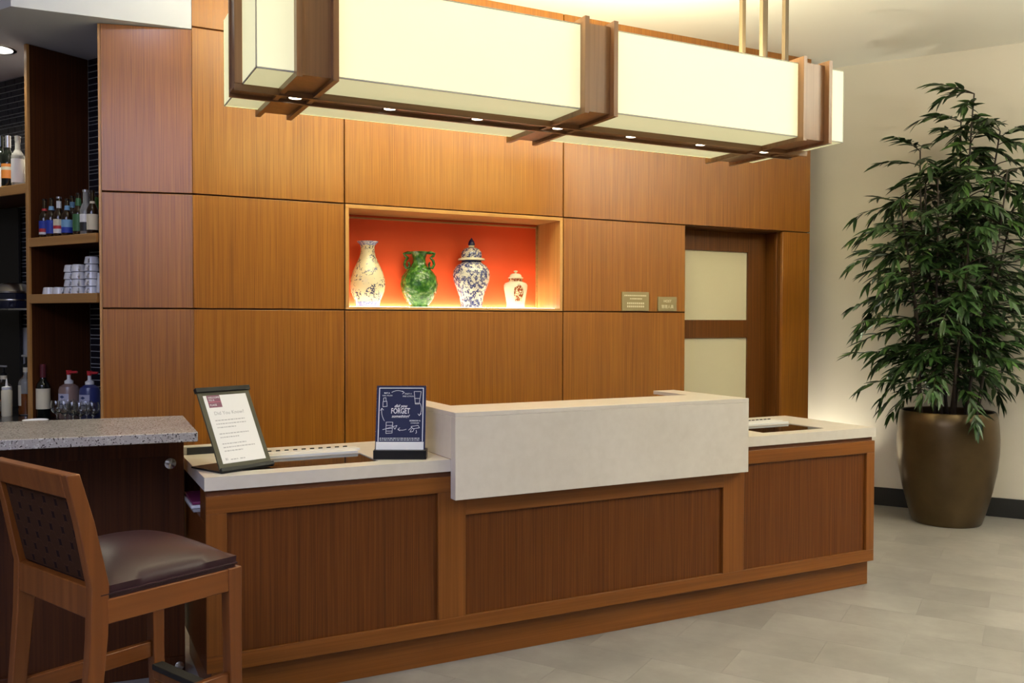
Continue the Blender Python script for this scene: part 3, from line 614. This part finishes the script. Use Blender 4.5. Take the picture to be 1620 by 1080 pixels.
for (xa, xb, ya, yb2, za, zb2) in ((LX0,LX1,LY0-.001,LY0+.004,LZ0-.001,LZ0+.005),(LX0,LX1,LY1-.004,LY1+.001,LZ0-.001,LZ0+.004),(LX0-.001,LX0+.004,LY0,LY1,LZ0-.001,LZ0+.004),(LX1-.004,LX1+.001,LY0,LY1,LZ0-.001,LZ0+.005),
    (LX0-.001,LX0+.004,LY0-.001,LY0+.004,LZ0,LZ1),(LX1-.004,LX1+.001,LY0-.001,LY0+.004,LZ0,LZ1),(LX0,LX1,LY0-.001,LY0+.004,LZ1-.004,LZ1+.001),(LX0-.001,LX0+.004,LY1-.004,LY1+.001,LZ0,LZ1)):
    sm.box(xa-lc[0], xb-lc[0], ya-lc[1], yb2-lc[1], za-lc[2], zb2-lc[2])
sm.build('seam', RIM, lan)
def ringbox(name, mat, xa, xb, o_, i_):
    mb = MB(); (ya, yb2, za, zb2), (yc, yd_, zc, zd) = o_, i_
    for q in ((ya,yc,za,zb2),(yd_,yb2,za,zb2),(yc,yd_,za,zc),(yc,yd_,zd,zb2)): mb.box(xa-lc[0], xb-lc[0], q[0]-lc[1], q[1]-lc[1], q[2]-lc[2], q[3]-lc[2])
    return mb.build(name, mat, lan)
inner = (LY0-.001, LY1+.001, LZ0-.001, LZ1+.001)
for xa, xb in ((.834,.997),(2.106,2.280),(3.407,3.605)):
    for q in (xa, xb-.022): ringbox('fin', W_LAMP, q, q+.022, (LY0-.042, LY1+.042, LZ0-.024, LZ1+.026), inner)
    ringbox('band', W_LAMP, xa+.022, xb-.022, (LY0-.010, LY1+.010, LZ0-.008, LZ1+.006), inner)
lb('beam_web', W_LAMPX, (.662, 3.737, 3.70, 3.806, LZ0-.014, LZ0-.001)); lb('beam_flange', W_LAMPX, (.660, 3.737, 3.688, 3.702, LZ0-.030, LZ0-.001)); lb('beam_flange', W_LAMPX, (.660, 3.737, 3.804, 3.818, LZ0-.030, LZ0-.001))
lb('end_post', W_LAMP, (.668, .691, 3.7025, 3.8035, LZ0, LZ1+.02)); lb('end_post_flange', W_LAMP, (.660, .691, 3.688, 3.702, LZ0, LZ1+.02)); lb('end_post_flange', W_LAMP, (.660, .691, 3.804, 3.818, LZ0, LZ1+.02))
lb('end_post', W_LAMP, (LX1+.001, LX1+.02, 3.70, 3.806, LZ0-.016, LZ1+.02))
for x in (.915, 1.328, 1.75, 2.175, 2.60, 3.04, 3.48):
    MB().lathe([(.034,-.006),(.034,0),(.026,0),(.026,-.006)], 20, x-lc[0], 3.745-lc[1], -.014, False, False).build('downlight_trim', CHROME, lan, 40)
    MB().lathe([(.026,-.003),(.001,-.003)], 20, x-lc[0], 3.745-lc[1], -.014, False, False).build('downlight', LED, lan)
    spot('pendant_downlight_lamp', (x-lc[0], 3.745-lc[1], -.022), (x-lc[0], 3.745-lc[1], -3), 7, WARM, 95, .7, .02, lan)
for cx_ in (3.49, .916):
    for sx in (-1, 1):
        for sy in (-1, 1): lb('rod', W_LAMP if False else plain('bronze_rod', (.075,.048,.022), .45, .3) if 'bronze_rod' not in bpy.data.materials else bpy.data.materials['bronze_rod'], (cx_+sx*.08-.013, cx_+sx*.08+.013, 3.77+sy*.08-.013, 3.77+sy*.08+.013, LZ1-.02, 3.5))
    lb('ceiling_plate', bpy.data.materials['bronze_rod'], (cx_-.12, cx_+.12, 3.65, 3.89, 3.485, 3.4995))
for cx_, L_ in ((1.5, 1.1), (2.85, 1.1)):
    ua_ = area('pendant_uplight', (cx_-lc[0], 0, .405), (cx_-lc[0], 0, 2), L_, .4, 95, (1,.96,.70)); ua_.parent = lan

# ------------------------------------------------------------------ planter and bamboo
PC = Vector((5.80, 4.335)); wd_ = WV - PC.dot(ub)     # distance to the right wall
pot = tag(empty('planter', (PC.x, PC.y, 0)), 'tall tapered bronze planter holding the bamboo against the wall', 'planter')
MB().lathe([(.225,0),(.233,.008),(.262,.10),(.300,.25),(.328,.40),(.340,.52),(.341,.62),(.334,.72),(.322,.80),(.312,.812),(.300,.805),(.300,.74)], 56, cap1=False).build('shell', BRONZE, pot, 40)
MB().lathe([(.301,.745),(.15,.765),(.001,.77)], 40, cap0=False, cap1=False).build('soil', SOIL, pot, 60)
pl = tag(empty('potted_bamboo', (PC.x, PC.y, .76)), 'tall dense dark green bamboo with many thin canes in the bronze planter', 'plant')
rg = random.Random(21)
wallN = Vector((ub.x, ub.y, 0))
def clampw(p, m_=.03):   # p local to plant; keep in front of the wall
    d = p.x*wallN.x + p.y*wallN.y
    lim = wd_ - .02 - m_
    if d > lim: p = p - wallN*((d-lim)*1.0)
    return p
lm_v = [(0,0,0),(.5,.30,.02),(1.4,.5,.03),(3.2,.42,.0),(4.9,.20,-.10),(6.2,0,-.22),(4.9,-.20,-.10),(3.2,-.42,.0),(1.4,-.5,.03),(.5,-.30,.02),(1.4,0,-.07),(3.2,0,-.09),(4.9,0,-.15)]
lm_f = [(0,1,10),(0,10,9),(1,2,10),(9,10,8),(2,3,11,10),(10,11,7,8),(3,4,12,11),(11,12,6,7),(4,5,12),(12,5,6)]
leaf_me = MB().add([(x*.020,y*.030,z_*.06) for x,y,z_ in lm_v], lm_f).mesh('leaf', LEAF, 60)
leaf_tf = []
def leafm_(p, d, size, roll_):
    d = d.normalized(); sd_ = d.cross(Vector((0,0,1)));
    if sd_.length < 1e-3: sd_ = Vector((1,0,0))
    sd_.normalize(); nn = sd_.cross(d); mm = Matrix((d, -sd_, nn)).transposed()
    if mm.determinant() < 0: mm = Matrix((d, sd_, nn)).transposed()
    mm = mm @ Matrix.Rotation(roll_, 3, 'X') @ Matrix.Scale(size, 3)
    tip = p + d*(.125*size); tip2 = clampw(tip, .01)
    if (tip2-tip).length > .02: return
    m4 = mm.to_4x4(); m4.translation = p; leaf_tf.append(m4)
twigs = MB()
viewdir = Vector((PC.x, PC.y, 0)).normalized(); latr = Vector((viewdir.y, -viewdir.x, 0))
def spray(p0, az, L_, droop, nl):
    d = Vector((math.cos(az), math.sin(az), .55)).normalized(); pts = [p0]; p = p0.copy(); n_ = 7
    for k in range(n_):
        d = (d + Vector((0,0,-droop/n_))).normalized(); p = clampw(p + d*(L_/n_)); pts.append(p.copy())
    twigs.tube(pts, [.004-.0004*k for k in range(n_+1)], 4, False)
    for k in range(nl):
        t = .22 + .78*(k+.5)/nl; i = min(int(t*n_), n_-1); q = pts[i].lerp(pts[i+1], t*n_-i); dd = (pts[i+1]-pts[i]).normalized()
        sidev = dd.cross(Vector((0,0,1))); sidev = sidev.normalized() if sidev.length > 1e-3 else Vector((1,0,0))
        sgn = 1 if k % 2 else -1
        ld_ = dd*rg.uniform(.5,1.1) + sidev*sgn*rg.uniform(.35,.95) + Vector((0,0,rg.uniform(-.5,.12)))
        leafm_(q, ld_, rg.uniform(.75,1.2), rg.uniform(-.7,.7))
    leafm_(pts[-1], d + Vector((0,0,-.3)), 1.15, rg.uniform(-.5,.5))
    for k in range(2): leafm_(pts[-1], d + Vector((rg.uniform(-.6,.6), rg.uniform(-.6,.6), -.3)), 1.0, rg.uniform(-.5,.5))
canes = [(0.02,-.03,2.32,.16,-.02), (-.10,.02,1.95,-.20,.05), (.10,.03,2.05,.30,.04), (-.04,-.12,1.70,-.10,-.22), (.13,-.10,1.72,.34,-.20), (-.16,-.06,1.55,-.32,-.10), (.05,.12,2.15,.08,.10), (-.07,.10,1.75,-.16,.12), (.17,.04,1.62,.42,.0), (-.01,.03,1.35,-.05,-.05), (.05,-.17,1.3,.10,-.36), (-.15,-.15,1.15,-.26,-.30)]
for i, (la, fa, h, tla, tfa) in enumerate(canes):
    b_ = latr*la + viewdir*fa; tp = latr*tla + viewdir*tfa + Vector((0,0,h)); pts = []
    for k in range(11):
        t = k/10; pts.append(clampw(b_.lerp(tp, t) + latr*math.sin(t*5+i)*.018))
    MB().tube(pts, [.013*(1-.6*k/10) for k in range(11)], 7).build('cane', CANE, pl, 50)
    nb = int(h*17)
    for k in range(nb):
        t = .17 + .81*(k+rg.random())/nb; j = min(int(t*10), 9); q = pts[j].lerp(pts[j+1], t*10-j)
        hz = q.z; 
        env = .40 + .16*math.sin(min(1, hz/1.9)*math.pi) - .20*max(0, hz-1.5)
        spray(q, rg.uniform(0, 2*math.pi), max(.18, env*rg.uniform(.55,.98)), rg.uniform(.5,1.5), rg.randint(9,13))
    for k in range(3): spray(pts[-1], rg.uniform(0, 2*math.pi), rg.uniform(.18,.30), rg.uniform(.2,.9), 8)
for k in range(16):
    az = rg.uniform(0, 2*math.pi); spray(Vector((math.cos(az)*.13, math.sin(az)*.13, rg.uniform(.06,.42))), az, rg.uniform(.30,.46), rg.uniform(1.3,2.3), 10)
twigs.build('twigs', CANE, pl)
vd3 = Vector((PC.x, PC.y, 0)).normalized()
leaf_tf.sort(key=lambda m_: m_.translation.dot(vd3))
for m_ in leaf_tf[:298]:
    o = bpy.data.objects.new('leaf', leaf_me); COL.objects.link(o); o.parent = pl; o.matrix_local = m_
rest = MB(); lv = [Vector(v_.co) for v_ in leaf_me.vertices]; lf = [tuple(p.vertices) for p in leaf_me.polygons]
bv = []; bf = []
for m_ in leaf_tf[298:]:
    k0 = len(bv); bv += [tuple(m_ @ q) for q in lv]; bf += [tuple(i+k0 for i in f) for f in lf]
me = bpy.data.meshes.new('remaining_leaves'); me.from_pydata(bv, [], bf); me.materials.append(LEAF); me.polygons.foreach_set('use_smooth', [True]*len(me.polygons))
o = bpy.data.objects.new('remaining_leaves', me); COL.objects.link(o); o.parent = pl; struct(o, 'stuff')
print('leaves', len(leaf_tf))
# floor uplight behind the desk end, grazing the right wall
ul = tag(empty('floor_uplight', (5.44, 5.235, 0)), 'small black floor uplight behind the desk washing the beige wall', 'uplight')
MB().lathe([(.06,0),(.06,.10),(.052,.105),(.052,.09)], 24, cap1=False).build('housing', BLACKM, ul, 40); MB().lathe([(.051,.092),(.001,.092)], 24, cap0=False, cap1=False).build('lens', LED, ul)
spot('floor_uplight_lamp', (0,0,.12), (.16,.02,1.0), 52, (1,.97,.80), 105, .9, .04, ul)

# ------------------------------------------------------------------ bottles, mugs and glasses on the bar shelves
CLEAR = glass('bottle_glass', (.93,.95,.93), .03, 1.3)
def bottle(name, label, cat, s, d, z0, H, r_, neck_r, body_mat, bands=(), cap=None, shoulder=.56, neck=.72, grp=None, capfrac=.04):
    p = bl(s, d, z0); o = tag(empty(name, p, BA), label, cat, grp)
    prof = [(r_*.85,0),(r_,.006),(r_,H*shoulder),(r_*.88,H*(shoulder+.05)),(neck_r*1.35,H*(neck-.03)),(neck_r,H*neck),(neck_r,H*.985),(neck_r*.9,H)]
    MB().lathe(prof, 20).build('glass_body', body_mat, o, 45)
    if cap: MB().lathe([(neck_r*1.12,H*(1-capfrac)),(neck_r*1.15,H*(1.005)),(neck_r*.7,H*1.012)], 18).build('cap', cap, o, 45)
    for nm_, z0_, z1_, mt in bands:
        if nm_ == 'neck_label': ra = rb = neck_r*1.06
        else: ra = rb = r_*1.015
        if nm_ == 'neck_label' and z0_ < neck: ra = neck_r*1.30
        MB().lathe([(ra,H*z0_),(rb,H*z1_)], 20, cap0=False, cap1=False).build(nm_, mt, o, 45)
    return o
Z2 = 1.9292; G = 'beer bottles on the oak shelf'
bottle('beer_bottle', 'brown beer bottle with star-spangled blue, red and white label', 'bottle', .100, .05, Z2, .225, .030, .0125, BROWNG, (('label',.24,.44,L_BLUE),('label',.15,.24,L_RED),('label',.09,.15,L_WHITE),('neck_label',.68,.76,L_RED)), BROWNG, grp=G)
bottle('beer_bottle', 'brown beer bottle with plain blue label and round blue neck badge', 'bottle', .170, .05, Z2, .225, .030, .0125, BROWNG, (('label',.10,.44,L_BLUE),('neck_label',.70,.80,L_SKY)), BROWNG, grp=G)
bottle('beer_bottle', 'brown beer bottle with silver cap and white and red label', 'bottle', .244, .05, Z2, .228, .030, .0125, BROWNG, (('label',.28,.44,L_CREAM),('label',.20,.28,L_RED),('label',.09,.20,L_WHITE),('neck_label',.72,.90,L_WHITE)), SILVER, grp=G)
bottle('beer_bottle', 'brown beer bottle with sky blue label, shortest in the row', 'bottle', .324, .05, Z2, .212, .031, .0120, BROWNG, (('label',.24,.44,L_SKY),('label',.09,.24,L_BLUE),('neck_label',.68,.82,L_SKY)), BROWNG, grp=G)
bottle('beer_bottle', 'brown beer bottle with navy label and orange sun band', 'bottle', .285, .105, Z2, .236, .030, .0125, BROWNG, (('label',.26,.50,L_NAVY),('label',.17,.26,L_ORANGE),('label',.09,.17,L_NAVY),('neck_label',.72,.86,L_SKY)), BROWNG, grp=G)
bottle('beer_bottle', 'brown beer bottle with dark green label and pale roundel', 'bottle', .432, .05, Z2, .236, .030, .0125, BROWNG, (('label',.10,.50,L_GREEN),('neck_label',.70,.88,L_GREEN)), BROWNG, grp=G)
bottle('beer_bottle', 'clear beer bottle with black and white label', 'bottle', .498, .05, Z2, .248, .030, .0140, CLEARB, (('label',.28,.46,L_WHITE),('label',.08,.28,L_BLACK)), SILVER, grp=G)
bottle('beer_bottle', 'dark beer bottle with cream label and cream neck label', 'bottle', .561, .05, Z2, .240, .030, .0125, BROWNG, (('label',.10,.46,L_CREAM),('neck_label',.62,.76,L_CREAM)), BROWNG, grp=G)
bottle('beer_bottle', 'green beer bottle with orange label against the panel end', 'bottle', .504, .112, Z2, .225, .030, .0125, GREENG, (('label',.30,.44,L_ORANGE),('label',.10,.30,L_GREEN)), BROWNG, grp=G)
Z1 = 2.2482; G = 'wine bottles on the upper shelf'
bottle('wine_bottle', 'dark wine bottle with white label at the photograph edge', 'bottle', -.372, .06, Z1, .320, .038, .0145, DARKG, (('label',.03,.40,L_WHITE),), DARKG, .60, .74, G, .2)
bottle('wine_bottle', 'dark wine bottle with orange label and silver foil', 'bottle', -.292, .06, Z1, .312, .038, .0145, DARKG, (('label',.40,.46,L_ORANGE),('label',.34,.40,L_CREAM),('label',.18,.34,L_ORANGE)), SILVER, .60, .74, G, .22)
bottle('wine_bottle', 'clear glass wine bottle with tall white label', 'bottle', -.188, .06, Z1, .300, .036, .0145, CLEARB, (('label',.08,.55,L_WHITE),), CLEARB, .60, .74, G, .10)
bottle('wine_bottle', 'red capped bottle with pale label half hidden by the upright', 'bottle', -.120, .10, Z1, .240, .032, .0140, CLEARB, (('label',.12,.70,L_CREAM),), L_RED, .74, .86, G, .08)
# mugs
Z3 = 1.6042
def mug_meshes():
    a = MB().lathe([(.030,0),(.034,.003),(.039,.030),(.040,.040),(.0375,.0405),(.035,.012),(.001,.008)], 24, cap1=False).mesh('cup', CHINA, 40)
    pts = [(.038,0,.032),(.050,0,.033),(.056,0,.024),(.050,0,.014),(.036,0,.012)]; h = MB().tube(pts, .0045, 8).mesh('handle', CHINA, 60); return a, h
cupm, hanm = mug_meshes()
def mug(label, s, d, z0, rz, flip=True, tilt=0):
    o = tag(empty('coffee_cup', bl(s, d, z0 + (.041 if flip else 0)), 0), label, 'cup', 'white cups on the oak shelf'); o.rotation_euler = (R(180) + tilt if flip else 0, 0, rz)
    for nm_, me_ in (('cup', cupm), ('handle', hanm)):
        c = bpy.data.objects.new(nm_, me_); COL.objects.link(c); c.parent = o
lev = ('bottom', 'second', 'third', 'top')
fa_ = BA - R(90)
mug('white cup upside down alone at the far left of the cups', .130, .06, Z3, R(-62)); mug('white cup upside down second from the left, not stacked', .212, .07, Z3, R(-75)); mug('white cup upside down between the loose cups and the stacks', .245, .15, Z3, R(-60))
for k in range(4): mug('%s white cup of the left stack' % lev[k].capitalize() if False else 'white upside-down cup, %s in the leftmost stack of cups' % lev[k], .318, .075, Z3 + k*.0415, R(-105)+.05*k)
for k in range(4): mug('white upside-down cup, %s in the middle stack of cups' % lev[k], .405, .065, Z3 + k*.0415, R(-100)+.05*k)
for k in range(5): mug('white upside-down cup, %s in the tallest stack of cups' % (lev[k] if k < 3 else ('fourth' if k == 3 else 'topmost')), .505, .08, Z3 + k*.0415, R(-125)+.04*k)
jug = tag(empty('creamer_jug', bl(.612, .08, Z3), BA), 'plain white china jug beside the tallest cup stack', 'jug'); MB().lathe([(.034,0),(.038,.004),(.036,.06),(.031,.105),(.033,.112),(.030,.112),(.028,.10)], 24, cap1=False).build('body', CHINA, jug, 40); MB().tube([(.03,0,.09),(.05,0,.085),(.055,0,.06),(.034,0,.035)], .005, 8).build('handle', CHINA, jug, 60)
# back bar items
G = 'bottles on the back bar'
bottle('wine_bottle', 'dark red wine bottle with maroon foil standing on the back bar', 'bottle', .05, .06, bbz+.0002, .315, .038, .0145, DARKG, (('label',.18,.56,L_CREAM),), MAROON, .60, .74, None, .24)
def pump(label, s, d, mat, cap_m):
    o = tag(empty('syrup_pump_bottle', bl(s, d, bbz+.0002), BA), label, 'pump bottle', 'syrup pump bottles')
    MB().lathe([(.050,0),(.056,.006),(.056,.170),(.050,.190),(.030,.202),(.022,.206)], 24).build('bottle', mat, o, 40)
    MB().lathe([(.024,.206),(.024,.222),(.014,.228),(.010,.232),(.010,.268)], 18).build('collar', WHITE, o, 40)
    MB().box(-.012,.052,-.010,.010,.266,.280).build('pump_head', RED, o, bevel=.004, xf=Matrix.Rotation(R(25),4,'Z')); MB().lathe([(.013,.258),(.015,.284)], 14).build('pump_button', RED, o, 40)
    l_ = MB(); vv = []
    for i in range(9):
        a_ = R(-90) + R(-38+76*i/8) + R(18)
        for z_ in (.055,.150): vv.append((.0568*math.cos(a_), .0568*math.sin(a_), z_))
    l_.add(vv, [(2*i,2*i+2,2*i+3,2*i+1) for i in range(8)]).build('label', L_SKY if False else plain('pale_lilac_label', (.42,.42,.55), .6) if 'pale_lilac_label' not in bpy.data.materials else bpy.data.materials['pale_lilac_label'], o, 60)
    a_ = R(-72); c_ = Vector((math.cos(a_)*.0572, math.sin(a_)*.0572, .132)); t_ = Vector((-math.sin(a_), math.cos(a_), 0)); 
    MB().add([c_-t_*.016, c_-Vector((0,0,.009)), c_+t_*.016, c_+Vector((0,0,.009))], [(0,1,2,3)]).build('diamond_logo', L_NAVY, o)
    c2 = c_ - Vector((0,0,.042)); MB().add([c2-t_*.026-Vector((0,0,.004)), c2+t_*.026-Vector((0,0,.004)), c2+t_*.026+Vector((0,0,.004)), c2-t_*.026+Vector((0,0,.004))], [(0,1,2,3)]).build('label_print', L_NAVY, o)
pump('clear rosy syrup bottle with red pump beside the wine bottle', .195, .13, SYRUP, RED); pump('deep blue syrup bottle with red pump next to the panel end', .365, .15, SYRUPB, RED)
gm = MB().lathe([(.030,0),(.030,.002),(.006,.006),(.0035,.010),(.0035,.040),(.012,.046),(.028,.060),(.035,.082),(.033,.105),(.028,.122),(.0268,.122),(.0318,.105),(.0337,.083),(.027,.062),(.010,.049),(.001,.048)], 22, cap1=False).mesh('goblet', GLASS, 60)
for k, (s, d, lab) in enumerate(((.285,.0,'clear wine glass at the front left of the glass cluster'),(.362,.0,'clear wine glass in the front row, second from the left'),(.440,.0,'clear wine glass in the front row, middle of the cluster'),(.515,-.005,'clear wine glass in the front row, fourth from the left'),(.563,.04,'clear wine glass nearest the panel end'),(.290,.072,'clear wine glass in the back row before the rosy syrup'),(.455,.072,'clear wine glass in the back row before the blue syrup'))):
    o = bpy.data.objects.new('wine_glass', gm); COL.objects.link(o); o.location = bl(s, d, bbz+.0002); tag(o, lab, 'wine glass', 'wine glasses on the back bar')
tray = tag(MB().lathe([(.04,0),(.060,.004),(.068,.012),(.066,.014),(.058,.006),(.001,.004)], 32, cap1=False).build('saucer', CHINA, None, 40), 'white china plate lying in front of the red wine bottle', 'plate'); tray.location = bl(.20, -.075, bbz+.0002)
def liquor(name, label, s, d, H, r_, fill, pour):
    o = tag(empty(name, bl(s, d, bbz+.0002), BA), label, 'bottle', 'liquor bottles on the back bar')
    MB().lathe([(r_*.9,0),(r_,.005),(r_,H*.60),(r_*.85,H*.66),(.018,H*.74),(.016,H*.88)], 22).build('glass_body', CLEAR, o, 45)
    MB().lathe([(r_*.93,.006),(r_*.93,H*fill)], 22).build('liquor', AMBER, o, 45)
    MB().lathe([(.019,H*.80),(.019,H*.90)], 18).build('neck_label', L_CREAM, o, 45)
    l_ = MB(); vv = []
    for i in range(9):
        a_ = R(-90) + R(-45+90*i/8) - R(25)
        for z_ in (H*.18,H*.56): vv.append((r_*1.01*math.cos(a_), r_*1.01*math.sin(a_), z_))
    l_.add(vv, [(2*i,2*i+2,2*i+3,2*i+1) for i in range(8)]).build('label', L_CREAM, o, 60)
    MB().lathe([(.016,H*.88),(.022,H*.90),(.022,H*.94),(.008,H*.96),(.008,H*1.08)], 16).build('pourer', BLACK, o, 40)
    MB().box(-.045,.03,-.007,.007,H*1.08,H*1.12).build('pourer_spout', GREYP, o, bevel=.003)
liquor('liquor_bottle', 'amber liquor bottle with black pourer at the photograph edge', -.405, .08, .265, .046, .34, True); liquor('liquor_bottle', 'taller amber liquor bottle with pourer beside the oak upright', -.225, .12, .325, .046, .40, True)
o = tag(empty('squeeze_bottle', bl(-.245, .01, bbz+.0002), BA), 'cream squeeze bottle with pointed tip between the liquor bottles', 'bottle'); MB().lathe([(.028,0),(.030,.005),(.030,.15),(.026,.16)], 20).build('body', L_CREAM, o, 40); MB().lathe([(.027,.16),(.027,.175),(.008,.18),(.003,.225)], 16).build('nozzle', L_WHITE, o, 40)
bottle('short_bottle', 'short bottle with white label in the lower left corner of the shelving', 'bottle', -.335, -.02, bbz+.0002, .13, .036, .013, AMBER, (('label',.20,.70,L_WHITE),), L_CREAM, .74, .86, None, .1)
# glass canister and tap by the left bay
o = tag(empty('glass_canister', bl(-.36, .12, 1.5252), BA), 'round glass canister with chrome lid on the glass shelf', 'canister'); MB().lathe([(.10,0),(.105,.01),(.105,.09),(.100,.095)], 32).build('bowl', plain('dark_liquid_glass', (.012,.014,.03), .05), o, 40); MB().lathe([(.106,.095),(.108,.105),(.085,.145),(.05,.158),(.001,.16)], 32).build('dome_lid', CHROME, o, 40); MB().lathe([(.1065,.048),(.1075,.052),(.1065,.056)], 32, cap0=False, cap1=False).build('band', CHROME, o, 40)
o = tag(empty('beer_tap', bl(-.445, .335, 1.80), BA), 'slim nickel wall tap with lime tag under the wine shelf', 'tap'); MB().tube([(0,.01,.19),(0,-.05,.19),(.0,-.065,.17),(0,-.065,.05),(.01,-.065,.02)], [.012,.012,.011,.009,.008], 10).build('spout', CHROME, o, 50); MB().tube([(-.02,-.05,.205),(.045,-.05,.185)], .006, 8).build('lever', CHROME, o, 50); MB().lathe([(.014,-.01),(.016,.05),(.010,.07)], 14, .012, -.065, 0).build('nozzle', GREYP, o, 40); MB().box(.028,.040,-.085,-.080,-.03,.05).build('tag', plain('lime_tag', (.35,.42,.04), .5), o)
